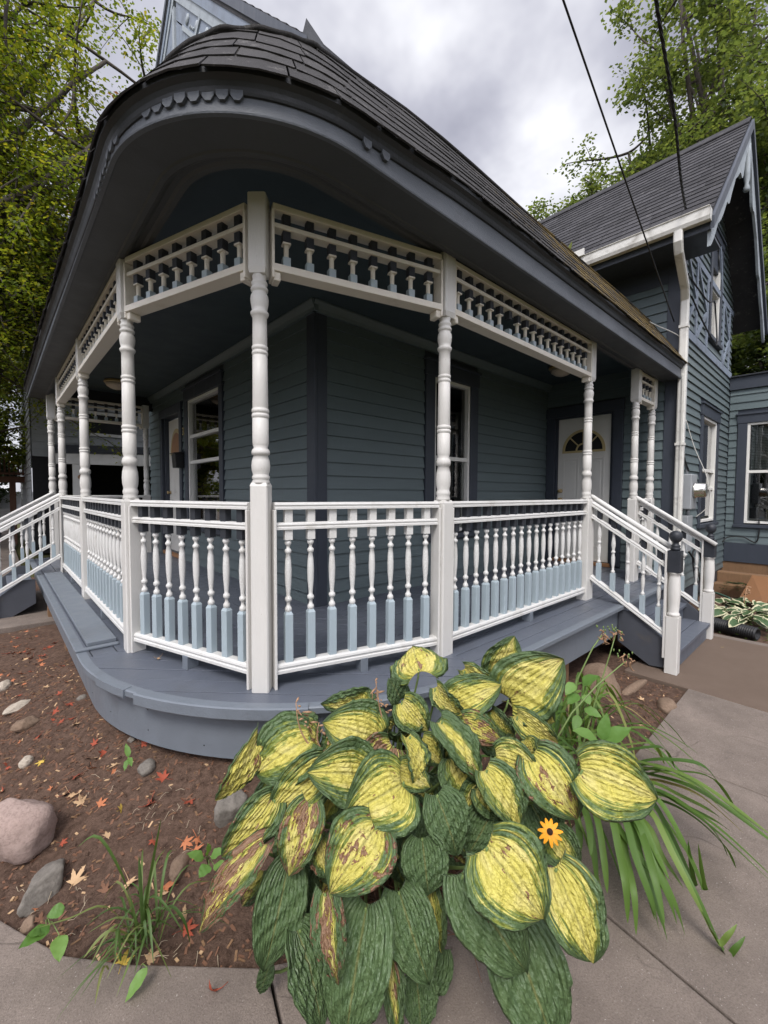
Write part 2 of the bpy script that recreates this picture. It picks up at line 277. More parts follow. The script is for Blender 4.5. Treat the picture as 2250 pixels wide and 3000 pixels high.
# ---------------------------------------------------------------- mesh building
Z = Vector((0, 0, 1))
def V3(*a): return Vector(a)
def wloc(o):
    p = Vector((0, 0, 0))
    while o is not None: p += o.location; o = o.parent
    return p
class MB:
    def __init__(s): s.v = []; s.f = []; s.m = []; s.s = []; s.r = []; s.at = {}
    def add(s, vs, fs, mat=0, smooth=False, rnd=None):
        b = len(s.v); s.v += [tuple(x) for x in vs]; q = rng.random() if rnd is None else rnd
        for f in fs: s.f.append([i + b for i in f]); s.m.append(mat); s.s.append(smooth); s.r.append(q)
        return s
    def hexa(s, p, mat=0, rnd=None):     # 8 corners: bottom ring 0-3, top ring 4-7
        return s.add(p, [(3, 2, 1, 0), (4, 5, 6, 7), (0, 1, 5, 4), (1, 2, 6, 5), (2, 3, 7, 6), (3, 0, 4, 7)], mat, False, rnd)
    def box(s, a, b, mat=0, F=None, rnd=None):
        F = F or (lambda x, y, z: Vector((x, y, z)))
        (x0, y0, z0), (x1, y1, z1) = a, b
        return s.hexa([F(x0, y0, z0), F(x1, y0, z0), F(x1, y1, z0), F(x0, y1, z0), F(x0, y0, z1), F(x1, y0, z1), F(x1, y1, z1), F(x0, y1, z1)], mat, rnd)
    def bar(s, p, q, w, h, mat=0, side=None, prof=None):
        """bar of width w and height h, centred on p-q; prof: list of (x, y) in units of w, h"""
        p, q = Vector(p), Vector(q); d = (q - p).normalized(); a = Vector(side) if side else d.cross(Z)
        if a.length < 1e-4: a = Vector((1, 0, 0))
        a.normalize(); b = a.cross(d).normalized()
        if b.z < 0: b = -b
        pr = prof or [(-.5, -.5), (.5, -.5), (.5, .5), (-.5, .5)]; n = len(pr)
        vs = [o + a * (x * w) + b * (y * h) for o in (p, q) for x, y in pr]
        return s.add(vs, [tuple(range(n))[::-1], tuple(range(n, 2 * n))] + [(i, (i + 1) % n, n + (i + 1) % n, n + i) for i in range(n)], mat)
    def lathe(s, prof, base=(0, 0, 0), n=18, mat=0, mats=None, axis=None):
        bx = Vector(base); ax = Vector(axis).normalized() if axis else Z
        a = ax.cross(Vector((1, 0, 0)) if abs(ax.x) < .9 else Vector((0, 1, 0))).normalized(); b = ax.cross(a)
        vs = [bx + ax * z + (a * math.cos(2 * math.pi * i / n) + b * math.sin(2 * math.pi * i / n)) * max(r, 1e-4) for z, r in prof for i in range(n)]
        k = len(prof)
        for j in range(k - 1):
            pass
        s.add(vs, [(j * n + i, j * n + (i + 1) % n, (j + 1) * n + (i + 1) % n, (j + 1) * n + i) for j in range(k - 1) for i in range(n)] + [tuple(range(n))[::-1], tuple((k - 1) * n + i for i in range(n))], mat, True)
        return s
    def tube(s, pts, r, n=8, mat=0, flat=None):
        pts = [Vector(p) for p in pts]; k = len(pts); rr = r if hasattr(r, '__len__') else [r] * k; vs = []; pa = None
        for i, p in enumerate(pts):
            d = (pts[min(i + 1, k - 1)] - pts[max(i - 1, 0)]).normalized()
            a = d.cross(Z) if pa is None else pa - d * pa.dot(d)
            if a.length < 1e-4: a = Vector((1, 0, 0)) - d * d.x
            a.normalize(); pa = a; b = d.cross(a)
            vs += [p + (a * math.cos(2 * math.pi * j / n) + b * math.sin(2 * math.pi * j / n)) * rr[i] for j in range(n)]
        return s.add(vs, [(i * n + j, i * n + (j + 1) % n, (i + 1) * n + (j + 1) % n, (i + 1) * n + j) for i in range(k - 1) for j in range(n)] + [tuple(range(n))[::-1], tuple((k - 1) * n + j for j in range(n))], mat, True)
    def prism(s, poly, F, t0, t1, mat=0):    # poly in (a, b); F(a, b, t)
        n = len(poly); vs = [F(a, b, t) for t in (t0, t1) for a, b in poly]
        return s.add(vs, [tuple(range(n))[::-1], tuple(range(n, 2 * n))] + [(i, (i + 1) % n, n + (i + 1) % n, n + i) for i in range(n)], mat)
    def sweep(s, path, prof, mats=None, closed=False, smooth=False, cap=True):
        """path: [(point, outward normal)]; prof: [(d, z)]"""
        k, n = len(path), len(prof); vs = [p + nn * d + Z * z for p, nn in path for d, z in prof]; b = len(s.v)
        rr = range(n if closed else n - 1)
        for j in rr:
            s.add([], [], 0)
            for i in range(k - 1):
                s.f.append([b + i * n + j, b + i * n + (j + 1) % n, b + (i + 1) * n + (j + 1) % n, b + (i + 1) * n + j]); s.m.append(mats[j] if mats else 0); s.s.append(smooth); s.r.append(.5)
        s.v += [tuple(x) for x in vs]
        if closed and cap:
            s.f += [[b + j for j in range(n)], [b + (k - 1) * n + j for j in range(n)][::-1]]; s.m += [0, 0]; s.s += [False, False]; s.r += [.5, .5]
        return s
    def build(s, name, mats, parent=None, at=None, bev=0, recalc=True, uv=None, attrs=None):
        pw = wloc(parent); o0 = Vector(at) if at is not None else pw
        me = bpy.data.meshes.new(name); me.from_pydata([tuple(Vector(x) - o0) for x in s.v], [], s.f)
        for mm in ([mats] if isinstance(mats, str) else mats): me.materials.append(MATS[mm])
        me.polygons.foreach_set('material_index', s.m); me.polygons.foreach_set('use_smooth', s.s)
        if recalc:
            b = bmesh.new(); b.from_mesh(me); bmesh.ops.recalc_face_normals(b, faces=b.faces); b.to_mesh(me); b.free()
        a = me.attributes.new('rnd', 'FLOAT', 'FACE'); a.data.foreach_set('value', s.r)
        if uv is not None:
            l = me.uv_layers.new(name='UVMap'); idx = np.empty(len(me.loops), np.int32); me.loops.foreach_get('vertex_index', idx); l.data.foreach_set('uv', np.asarray(uv, np.float32)[idx].ravel())
        for k, val in (attrs or {}).items():
            a = me.attributes.new(k, 'FLOAT', 'POINT'); a.data.foreach_set('value', np.full(len(s.v), val, np.float32))
        o = bpy.data.objects.new(name, me); COL.objects.link(o); o.parent = parent; o.location = o0 - pw
        if bev:
            md = o.modifiers.new('b', 'BEVEL'); md.width = bev; md.segments = 2; md.limit_method = 'ANGLE'; md.angle_limit = R(50); md.harden_normals = False
        return o
def tag(o, label, cat, group=None): o['label'] = label; o['category'] = cat; (group and o.__setitem__('group', group)); return o
def struct(o): o['kind'] = 'structure'; return o
def thing(name, label, cat, loc=(0, 0, 0), group=None):
    o = bpy.data.objects.new(name, None); COL.objects.link(o); o.location = loc; o.empty_display_size = .1; return tag(o, label, cat, group)
def cp(o, parent, at, rz=0):
    c = o.copy(); COL.objects.link(c); c.parent = parent; c.location = Vector(at) - wloc(parent); c.rotation_euler = (0, 0, rz)
    for k in ('label', 'category', 'group'):
        if k in c: del c[k]
    return c
def at(x, y, d):
    """point seen at (x, y) of the 1659 x 2212 view at depth d along the lens axis"""
    k = 2250 / 1659 / 1247.4
    return CAM + (CF + CR * ((x - 829.5) * k) - CU * ((y - 1106) * k)) * d
def FU(u0, sgn=-1):      # frame on a wall of constant u: a = v, n = outwards
    return lambda a, n, z: Vector((u0 + sgn * n, a, z))
def FV(v0, sgn=-1):
    return lambda a, n, z: Vector((a, v0 + sgn * n, z))
# ---------------------------------------------------------------- setting: ground
GZ = -.5
BED = [(1.87, -1.95), (1.87, -2.36), (.88, -2.37), (-.45, -2.36), (-1.15, -2.16), (-1.51, -1.93), (-1.80, -1.66), (-1.95, -1.49), (-2.04, -1.32), (-2.11, -1.18), (-2.3, -.6), (-2.6, .4), (-3.2, 2.0)]
BEDP = BED + [(-3.2, 9), (4, 9), (4, -1.95)]
def seg_d(px, py):
    best = np.full(px.shape, 1e9)
    for (ax, ay), (bx, by) in zip(BED[:-1], BED[1:]):
        dx, dy = bx - ax, by - ay; t = np.clip(((px - ax) * dx + (py - ay) * dy) / (dx * dx + dy * dy), 0, 1)
        best = np.minimum(best, np.hypot(px - ax - t * dx, py - ay - t * dy))
    return best
def hnoise(x, y):
    h = np.zeros_like(x)
    for f, a, p, q in ((3.1, .012, .3, 1.2), (5.7, .008, 2.1, .4), (11.3, .005, 1.1, 2.7), (19.1, .0035, 4, .9), (37, .0022, .2, 3.3), (61, .0014, 1.7, 5.1)):
        h += a * np.sin(f * x + p + 1.7 * np.sin(f * .6 * y + q)) * np.sin(f * y + q + 1.3 * np.sin(f * .7 * x + p))
    return h
def ground_h(x, y):
    x = np.asarray(x, float); y = np.asarray(y, float)
    d = seg_d(x, y); r = np.hypot(np.minimum(x, 0), np.minimum(y + .08, 0))
    rise = .19 * np.clip(1 - (r - 1.60) / .62, 0, 1) * np.clip(1 - (x + .9) / .7, 0, 1) * np.clip(1 - (y - .6) / 2.4, 0, 1)
    px, py = np.array([p[0] for p in BEDP]), np.array([p[1] for p in BEDP]); inn = np.zeros(x.shape, bool); j = len(px) - 1
    for i in range(len(px)):
        c = ((py[i] > y) != (py[j] > y)) & (x < (px[j] - px[i]) * (y - py[i]) / (py[j] - py[i] + 1e-12) + px[i]); inn ^= c; j = i
    d = np.where(inn, d, 0)
    return np.where(inn, 0, -.05) + GZ - .03 + rise * np.clip(d / .35, 0, 1) + .02 * np.clip(d / .2, 0, 1) + hnoise(x, y) * np.clip(d / .08, .3, 1)
def grid_mesh(name, x0, x1, y0, y1, st, mat, hf):
    nx, ny = int((x1 - x0) / st) + 1, int((y1 - y0) / st) + 1
    X, Y = np.meshgrid(np.linspace(x0, x1, nx), np.linspace(y0, y1, ny)); Hh = hf(X, Y)
    b = MB(); b.v = list(zip(X.ravel(), Y.ravel(), Hh.ravel())); I = np.arange(nx * ny).reshape(ny, nx)
    b.f = np.stack([I[:-1, :-1], I[:-1, 1:], I[1:, 1:], I[1:, :-1]], -1).reshape(-1, 4).tolist(); k = len(b.f); b.m = [0] * k; b.s = [True] * k; b.r = [.5] * k
    return b.build(name, mat, None, (0, 0, 0), recalc=False)
g = MB(); g.add([(-900, -900, -.66), (900, -900, -.66), (900, 900, -.66), (-900, 900, -.66)], [(0, 1, 2, 3)]); struct(g.build('ground', 'lawn_soil', None, (0, 0, -.66), recalc=False))
struct(grid_mesh('garden_soil', -4.2, 2.2, -2.75, 6.6, .025, 'soil', ground_h))
struct(grid_mesh('side_soil', 2.2, 8.2, -5.0, 1.0, .05, 'soil', lambda x, y: GZ - .03 + hnoise(x, y) * 1.3))
def slab(name, poly, mat, joint=.006):
    b = MB(); b.prism(poly, lambda a, c, t: Vector((a, c, t)), GZ - .12, GZ + rng.uniform(-.002, .002), 0)
    return struct(b.build(name, mat, None, (poly[0][0], poly[0][1], GZ), bev=.006))
j = .005
slab('walkway', [(1.87 + j, -1.90), (3.55, -1.95), (3.55, -4.2), (1.82 + j, -4.2), (1.84 + j, -2.9)], 'concrete_stained')
slab('walkway', [(.715 + j, -2.37), (1.87 - j, -2.36), (1.84 - j, -2.9), (1.82 - j, -4.2), (.77 + j, -4.2)], 'concrete')
slab('walkway', [(-.46 + j, -2.36), (.715 - j, -2.37), (.77 - j, -4.2), (-.75 + j, -4.2)], 'concrete')
slab('walkway', [(-1.475 + j, -1.965), (-1.15, -2.16), (-.46 - j, -2.36), (-.75 - j, -4.2), (-1.95 + j, -4.2), (-1.55 + j, -2.25)], 'concrete')
slab('walkway', [(-2.11, -1.18), (-2.04, -1.32), (-1.95, -1.49), (-1.80, -1.66), (-1.475 - j, -1.965), (-1.55 - j, -2.25), (-1.95 - j, -4.2), (-4.4, -4.2), (-4.4, -1.18)], 'concrete')
slab('walkway', [(-3.2, 2.0), (-2.6, .4), (-2.3, -.6), (-2.115, -1.172), (-4.4, -1.172), (-4.4, 2.0)], 'concrete')
pad = MB(); pad.box((-3.9, 2.95, -.62), (-1.35, 4.95, -.465)); struct(pad.build('step_pad', 'concrete', None, (-2.6, 3.9, -.5), bev=.012))
kerb = MB(); kerb.box((3.56, -4.2, -.62), (3.68, -1.9, GZ - .006)); struct(kerb.build('path_edge', 'concrete', None, (3.62, -3, GZ), bev=.01))
# ---------------------------------------------------------------- house
house = thing('house', 'two storey teal clapboard house with steep gables and dark slate trim', 'house', (0, 0, -.5))
def siding_wall(name, F, a0, a1, z0, z1, e=.118, holes=(), clip=None, mat='siding_teal', parent=house):
    b = MB(); z = z0
    while z < z1 - .005:
        zt = min(z + e, z1); lo, hi = a0, a1
        if clip: lo, hi = clip((z + zt) / 2, a0, a1)
        if hi - lo > .02:
            segs = [(lo, hi)]
            for h0, h1, hz0, hz1 in holes:
                if zt > hz0 and z < hz1: segs = [q for p in segs for q in ((p[0], min(p[1], h0)), (max(p[0], h1), p[1])) if q[1] - q[0] > .005]
            for s0, s1 in segs:
                cuts = [s0]
                while s1 - cuts[-1] > 3.4: cuts.append(cuts[-1] + rng.uniform(1.6, 3.0))
                cuts.append(s1)
                for c0, c1 in zip(cuts[:-1], cuts[1:]):
                    dz = rng.uniform(-.0025, .0025); d0 = .026 + rng.uniform(-.002, .002); c1 -= .002
                    b.hexa([F(c0, 0, z + dz), F(c1, 0, z + dz), F(c1, d0, z + dz), F(c0, d0, z + dz), F(c0, 0, zt + .004), F(c1, 0, zt + .004), F(c1, .006, zt + .004), F(c0, .006, zt + .004)], 0)
        z = zt
    return b.build(name, mat, parent)
def backing(F, a0, a1, z0, z1, holes, parent=house, clip_top=None):
    """the sheathing behind the boards, with openings left for windows and doors"""
    b = MB(); zs = sorted({z0, z1, *[min(max(z_, z0), z1) for h in holes for z_ in h[2:]]})
    for q0, q1 in zip(zs[:-1], zs[1:]):
        segs = [(a0, a1)]
        for h in holes:
            if q1 > h[2] + 1e-4 and q0 < h[3] - 1e-4: segs = [q for p in segs for q in ((p[0], min(p[1], h[0])), (max(p[0], h[1]), p[1])) if q[1] - q[0] > .005]
        for s0, s1 in segs: b.box((s0, -.10, q0), (s1, 0, q1), 0, F)
    return b.build('wall', 'slate_trim', parent)
def window(F, a0, a1, z0, z1, cas=.12, head=.14, mid=.5, extra=(), blind=None, sill=True, label=None, fr=.035):
    """a0..a1, z0..z1 is the outside of the white sash frame"""
    c = MB(); c.box((a0 - cas, -.02, z0 - .02), (a0, .038, z1 + .002), 0, F); c.box((a1, -.02, z0 - .02), (a1 + cas, .038, z1 + .002), 0, F)
    c.box((a0 - cas - .01, -.02, z1 + .002), (a1 + cas + .01, .046, z1 + head), 0, F); c.box((a0 - cas - .03, -.02, z1 + head), (a1 + cas + .03, .066, z1 + head + .028), 0, F)
    if sill: c.box((a0 - cas - .015, -.02, z0 - .075), (a1 + cas + .015, .065, z0 - .02), 0, F)
    w = c.build('window', 'slate_trim', house, bev=.004)
    s = MB(); n0, n1 = -.06, .022
    for p, q in (((a0, n0, z0), (a0 + fr, n1, z1)), ((a1 - fr, n0, z0), (a1, n1, z1)), ((a0 + fr, n0, z1 - fr), (a1 - fr, n1, z1)), ((a0 + fr, n0, z0), (a1 - fr, n1, z0 + fr))): s.box(p, q, 0, F)
    zm = z0 + (z1 - z0) * mid
    for zz in (zm, *extra): s.box((a0 + fr, n0 + .02, zz - .022), (a1 - fr, n1 - .012, zz + .022), 0, F)
    # inner sash stiles of the lower light, set back
    for p, q in (((a0 + fr, n0 - .01, z0 + fr), (a0 + fr + .022, n0 + .03, zm - .022)), ((a1 - fr - .022, n0 - .01, z0 + fr), (a1 - fr, n0 + .03, zm - .022)), ((a0 + fr + .022, n0 - .01, z0 + fr), (a1 - fr - .022, n0 + .03, z0 + fr + .045))): s.box(p, q, 0, F)
    s.build('frame', 'white_vinyl', w, bev=.003)
    g = MB(); g.box((a0 + fr, -.034, z0 + fr), (a1 - fr, -.030, z1 - fr), 0, F); g.build('pane', 'pane_glass', w)
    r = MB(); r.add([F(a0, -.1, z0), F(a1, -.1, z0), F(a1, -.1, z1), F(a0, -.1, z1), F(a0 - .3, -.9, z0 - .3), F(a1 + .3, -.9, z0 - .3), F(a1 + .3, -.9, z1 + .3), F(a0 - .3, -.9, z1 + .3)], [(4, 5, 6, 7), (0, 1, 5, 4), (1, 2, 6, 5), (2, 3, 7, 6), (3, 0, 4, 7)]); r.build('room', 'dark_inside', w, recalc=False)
    if blind:
        kb, b0, b1 = blind; bl = MB(); zz = b1
        while zz > b0:
            zt = zz - .024; bl.add([F(a0 + fr + .01, -.115, zz), F(a1 - fr - .01, -.115, zz), F(a1 - fr - .01, -.095, zt), F(a0 + fr + .01, -.095, zt)], [(0, 1, 2, 3)]); zz -= .027
        bl.build('blind', 'blind_white' if kb == 'b' else 'curtain', w, recalc=False)
    return w, (a0 - .004, a1 + .004, z0 - .02, z1)
FR, SD = FU(0, -1), FV(0, -1)            # front wall (faces -u), side wall (faces -v)
WU, WV, WB = 4.15, -1.68, 7.28           # cross wing: front plane, side plane, back
FW_, FS_ = FU(WU, -1), FV(WV, -1)
# windows first so that the walls can be cut round them
w1, h1 = window(FR, 2.085, 3.235, .56, 2.30, .115, .15, .5, (1.79,), ('c', .62, 1.40))
w2, h2 = window(SD, 1.535, 2.19, .56, 2.29, .15, .16, .49, (), ('b', 1.42, 2.24))
w3, h3 = window(FS_, 5.40, 6.33, .60, 2.13, .13, .15, .50, (1.10,))
w4, h4 = window(FS_, 5.62, 6.20, 3.32, 4.72, .10, .10, .5)
AN = FU(WB, -1)
w5, h5 = window(AN, -3.35, -1.955, .53, 2.205, .125, .14, .515, (), ('b', 1.42, 2.15))
doorh = (3.60, 4.47, .06, 2.19); door2 = (-.955, -.165, .05, 2.125)
siding_wall('wall_siding', FR, .10, 5.28, -.02, 2.62, holes=[(1.96, 3.36, .48, 2.48), (3.49, 4.58, -.1, 2.32)])
backing(FR, 0, 5.28, -.5, 4.2, [h1, doorh])
siding_wall('wall_siding', SD, .10, WU, -.02, 2.62, holes=[(1.38, 2.34, .48, 2.48)])
backing(SD, -.0, WU, -.5, 4.2, [h2])
siding_wall('wall_siding', SD, 0, WU, 3.0, 4.18)
siding_wall('wall_siding', FW_, WV + .13, 0, -.02, 4.35, holes=[(-1.09, -.03, -.1, 2.26)], e=.122)
backing(FW_, WV, 0, -.5, 4.45, [door2])
APX_U, APX_Z, SL = 5.62, 6.10, 1.03
siding_wall('wall_siding', FS_, WU + .12, WB, -.25, 6.0, e=.105, holes=[(5.27, 6.46, .5, 2.31), (5.52, 6.30, 3.22, 4.84)], clip=lambda z, a, b: (max(a, APX_U - (APX_Z - .10 - z) / SL), min(b, APX_U + (APX_Z - .10 - z) / SL)), mat='siding_teal_dark')
backing(FS_, WU, WB, -.5, 4.36, [h3, h4])
gb = MB(); gb.prism([(WU, 4.36), (WB, 4.36), (APX_U + (APX_Z - .06 - 4.36) / SL, 4.36), (APX_U, APX_Z - .06), (APX_U - (APX_Z - .06 - 4.36) / SL, 4.36)][0:1] + [(WB, 4.36), (APX_U, APX_Z - .06)], lambda a, z, t: Vector((a, WV + t, z)), 0.0, .1); 
hole = MB(); gb.build('wall', 'slate_trim', house)
siding_wall('wall_siding', AN, -6.5, WV - .03, .19, 2.78, e=.125, holes=[(-3.49, -1.82, .44, 2.38)])
backing(AN, -6.5, WV, -.1, 2.98, [h5])
an = MB(); an.box((-6.5, 0, 2.78), (WV - .02, .05, 2.985), 0, AN); an.box((-6.5, -.2, 2.985), (WV - .02, .09, 3.01), 1, AN); bb_ = MB(); bb_.box((-6.5, .0, -.14), (WV - .02, .034, .185), 0, AN); bb_.build('skirting', 'slate_trim', house, bev=.004)
an.box((-6.5, -3, 2.9), (WV - .02, -.2, 2.97), 1, AN)
an.build('parapet', ['slate_trim', 'charcoal_paint'], house, bev=.005)
fd = MB(); fd.box((-6.5, -.08, -.62), (WV, .012, -.14), 0, AN); fd.build('foundation', 'weathered_wood', house)
# corner boards and crown mouldings under the porch ceiling
for a_, b_, F_ in (((0, 0, 0), (.10, .030, 2.56), SD), ((-.030, 0, 0), (.10, .030, 2.56), FR), ((WV - .030, 0, -.3), (WV + .13, .030, 4.3), FW_), ((WU, 0, -.3), (WU + .12, .030, 4.3), FS_)):
    cb_ = MB(); cb_.box(a_, b_, 0, F_); cb_.build('corner_board', 'slate_trim', house, bev=.004)
cm = MB()
cr_prof = [(-.5, .5), (.5, .5), (.5, .35), (.1, -.2), (-.05, -.5), (-.5, -.5)]
cm.bar((-.055, -.075, 2.585), (-.055, 5.1, 2.585), .07, .09, 0, side=(-1, 0, 0), prof=cr_prof); cm.bar((-.06, -.055, 2.585), (WU - .01, -.055, 2.585), .07, .09, 0, side=(0, -1, 0), prof=cr_prof)
cm.build('crown_moulding', 'siding_teal', house)
# side door with fanlight
def door_side():
    d = MB(); d.box((-.925, -.05, .06), (-.195, .0, 2.10), 0, FW_)
    for (y0, y1, z0, z1) in ((-.85, -.62, .90, 1.52), (-.50, -.27, .90, 1.52), (-.85, -.62, .25, .78), (-.50, -.27, .25, .78)):
        d.box((y0, -.0, z0), (y1, .006, z0 + .02), 0, FW_); d.box((y0, 0, z1 - .02), (y1, .006, z1), 0, FW_); d.box((y0, 0, z0 + .02), (y0 + .02, .006, z1 - .02), 0, FW_); d.box((y1 - .02, 0, z0 + .02), (y1, .006, z1 - .02), 0, FW_)
        d.box((y0 + .045, 0, z0 + .045), (y1 - .045, .005, z1 - .045), 0, FW_)
    o = d.build('door', 'door_white', house, bev=.004)
    g = MB(); c0, zc, r = -.56, 1.63, .265; n = 20
    g.add([FW_(c0, .003, zc)] + [FW_(c0 + r * math.cos(math.pi * i / n), .003, zc + r * math.sin(math.pi * i / n)) for i in range(n + 1)], [(0, i + 1, i + 2) for i in range(n)]); g.build('fanlight', 'black_metal', o, recalc=False)
    f = MB()
    for rr, w in ((r, .035), (.085, .02)):
        P = [(c0 + rr * math.cos(math.pi * i / n), zc + rr * math.sin(math.pi * i / n)) for i in range(n + 1)]; Q = [(c0 + (rr + w) * math.cos(math.pi * i / n), zc + (rr + w) * math.sin(math.pi * i / n)) for i in range(n + 1)]
        f.add([FW_(a, nn, z) for nn in (0, .014) for a, z in P + Q], [(i, i + 1, n + 2 + i, n + 1 + i) for i in range(n)] + [(2 * n + 2 + i, 2 * n + 3 + i, 3 * n + 4 + i, 3 * n + 3 + i) for i in range(n)] + [(i, i + 1, 2 * n + 3 + i, 2 * n + 2 + i) for i in range(n)] + [(n + 1 + i, n + 2 + i, 3 * n + 4 + i, 3 * n + 3 + i) for i in range(n)])
    f.box((c0 - r - .035, 0, zc - .03), (c0 + r + .035, .014, zc), 0, FW_)
    for ang in (45, 90, 135): f.bar(FW_(c0 + .1 * math.cos(R(ang)), .008, zc + .1 * math.sin(R(ang))), FW_(c0 + r * math.cos(R(ang)), .008, zc + r * math.sin(R(ang))), .012, .016)
    f.build('fanlight_frame', 'fan_gold', o)
    for z, nm in ((1.05, 'lock'), (.92, 'knob')):
        k = MB(); k.lathe([(0, .03), (.008, .03), (.012, .012), (.03, .012), (.036, .026), (.05, .028), (.06, .016), (.062, 0)], FW_(-.245, .0, z), 14, 0, axis=(-1, 0, 0)); k.build(nm, 'brass', o)
    c = MB(); c.box((-1.09, -.02, .03), (-.965, .045, 2.13), 0, FW_); c.box((-.155, -.02, .03), (-.03, .045, 2.13), 0, FW_); c.box((-1.10, -.02, 2.13), (-.02, .052, 2.27), 0, FW_)
    c.box((-.965, -.09, .05), (-.928, .01, 2.13), 0, FW_); c.box((-.192, -.09, .05), (-.155, .01, 2.13), 0, FW_); c.box((-.928, -.09, 2.103), (-.192, .01, 2.13), 0, FW_)
    c.build('door_casing', 'slate_trim', o, bev=.004)
    t = MB(); t.box((-.965, -.1, .004), (-.155, .05, .05), 0, FW_); t.build('threshold', 'threshold_wood', o, bev=.004)
door_side()
def door_front():
    d = MB(); d.box((3.635, -.10, .06), (4.43, -.06, 2.16), 0, FR)
    for (y0, y1, z0, z1) in ((3.74, 3.98, .95, 1.30), (4.08, 4.32, .95, 1.30), (3.74, 3.98, .25, .82), (4.08, 4.32, .25, .82)): d.box((y0, -.06, z0), (y1, -.055, z1), 0, FR); d.box((y0 + .04, -.055, z0 + .04), (y1 - .04, -.049, z1 - .04), 0, FR)
    o = d.build('door', 'door_white', house, bev=.004)
    g = MB(); n = 16; c0, zc, r = 4.03, 1.60, .30
    P = [(c0 + r * math.cos(math.pi * i / n), zc + r * 1.35 * math.sin(math.pi * i / n)) for i in range(n + 1)]
    g.prism(P, lambda a, z, t: FR(a, t, z), -.062, -.052); g.build('fanlight', 'fan_gold', o)
    g = MB(); P = [(c0 + (r - .06) * math.cos(math.pi * i / n), zc + .03 + (r - .06) * 1.3 * math.sin(math.pi * i / n)) for i in range(n + 1)]; g.prism(P, lambda a, z, t: FR(a, t, z), -.054, -.049); g.build('fanlight_glass', 'threshold_wood', o)
    c = MB(); c.box((3.49, -.02, .03), (3.60, .042, 2.19), 0, FR); c.box((4.47, -.02, .03), (4.58, .042, 2.19), 0, FR); c.box((3.48, -.02, 2.19), (4.59, .05, 2.33), 0, FR); c.box((3.60, -.14, .05), (3.633, 0, 2.19), 0, FR); c.box((4.432, -.14, .05), (4.47, 0, 2.19), 0, FR)
    c.build('door_casing', 'slate_trim', o, bev=.004); t = MB(); t.box((3.60, -.14, .004), (4.47, .05, .055), 0, FR); t.build('threshold', 'threshold_wood', o)
    k = MB(); k.lathe([(0, .028), (.01, .028), (.014, .012), (.035, .012), (.04, .026), (.055, .026), (.062, .0)], FR(4.37, -.06, 1.0), 12, 0, axis=(-1, 0, 0)); k.build('knob', 'brass', o)
    return o
dfront = door_front()
# ---- roofs
def roof_plane(name, P0, du, ds, nu_len, ns_len, mat, exp=.135, tabw=.30, parent=house, th=.012):
    """shingled slope: P0 lower corner, du along the eave, ds up the slope"""
    du, ds = Vector(du).normalized(), Vector(ds).normalized(); nn = du.cross(ds).normalized(); nn = nn if nn.z > 0 else -nn
    b = MB(); b.hexa([P0 - nn * .10, P0 + du * nu_len - nn * .10, P0 + du * nu_len + ds * ns_len - nn * .10, P0 + ds * ns_len - nn * .10, P0, P0 + du * nu_len, P0 + du * nu_len + ds * ns_len, P0 + ds * ns_len], 0, .3)
    s = 0; row = 0
    while s < ns_len:
        a = -(row % 2) * tabw * .5; e = min(exp, ns_len - s)
        while a < nu_len:
            w = tabw * rng.uniform(.8, 1.2); x0, x1 = max(a, 0), min(a + w - .006, nu_len)
            if x1 - x0 > .02:
                j0 = rng.uniform(-.004, .004); p = lambda xx, ss, h: P0 + du * xx + ds * ss + nn * h
                b.hexa([p(x0, s + j0, 0), p(x1, s + j0, 0), p(x1, s + e, 0), p(x0, s + e, 0), p(x0, s + j0, th), p(x1, s + j0, th), p(x1, s + e, .003), p(x0, s + e, .003)], 0)
            a += w
        s += exp; row += 1
    return b.build(name, mat, parent)
rl = math.hypot(1, SL); RV = -2.07
lo = APX_U - 2.09
roof_plane('roof', Vector((lo, RV, APX_Z - 2.09 * SL)), (0, 1, 0), (1, 0, SL), 4.6, 2.09 * rl, 'wing_shingle')
hi = APX_U + 2.12
roof_plane('roof', Vector((hi, RV, APX_Z - 2.12 * SL)), (0, 1, 0), (-1, 0, SL), 4.6, 2.12 * rl, 'wing_shingle', .4, 1.2)
cap = MB(); cap.prism([(-.16, -.15), (0, .0), (.16, -.15), (.16, -.135), (0, .02), (-.16, -.135)], lambda a, z, t: Vector((APX_U + a, t, APX_Z + .012 + z)), RV - .005, 2.5); cap.build('ridge_cap', 'wing_shingle', house)
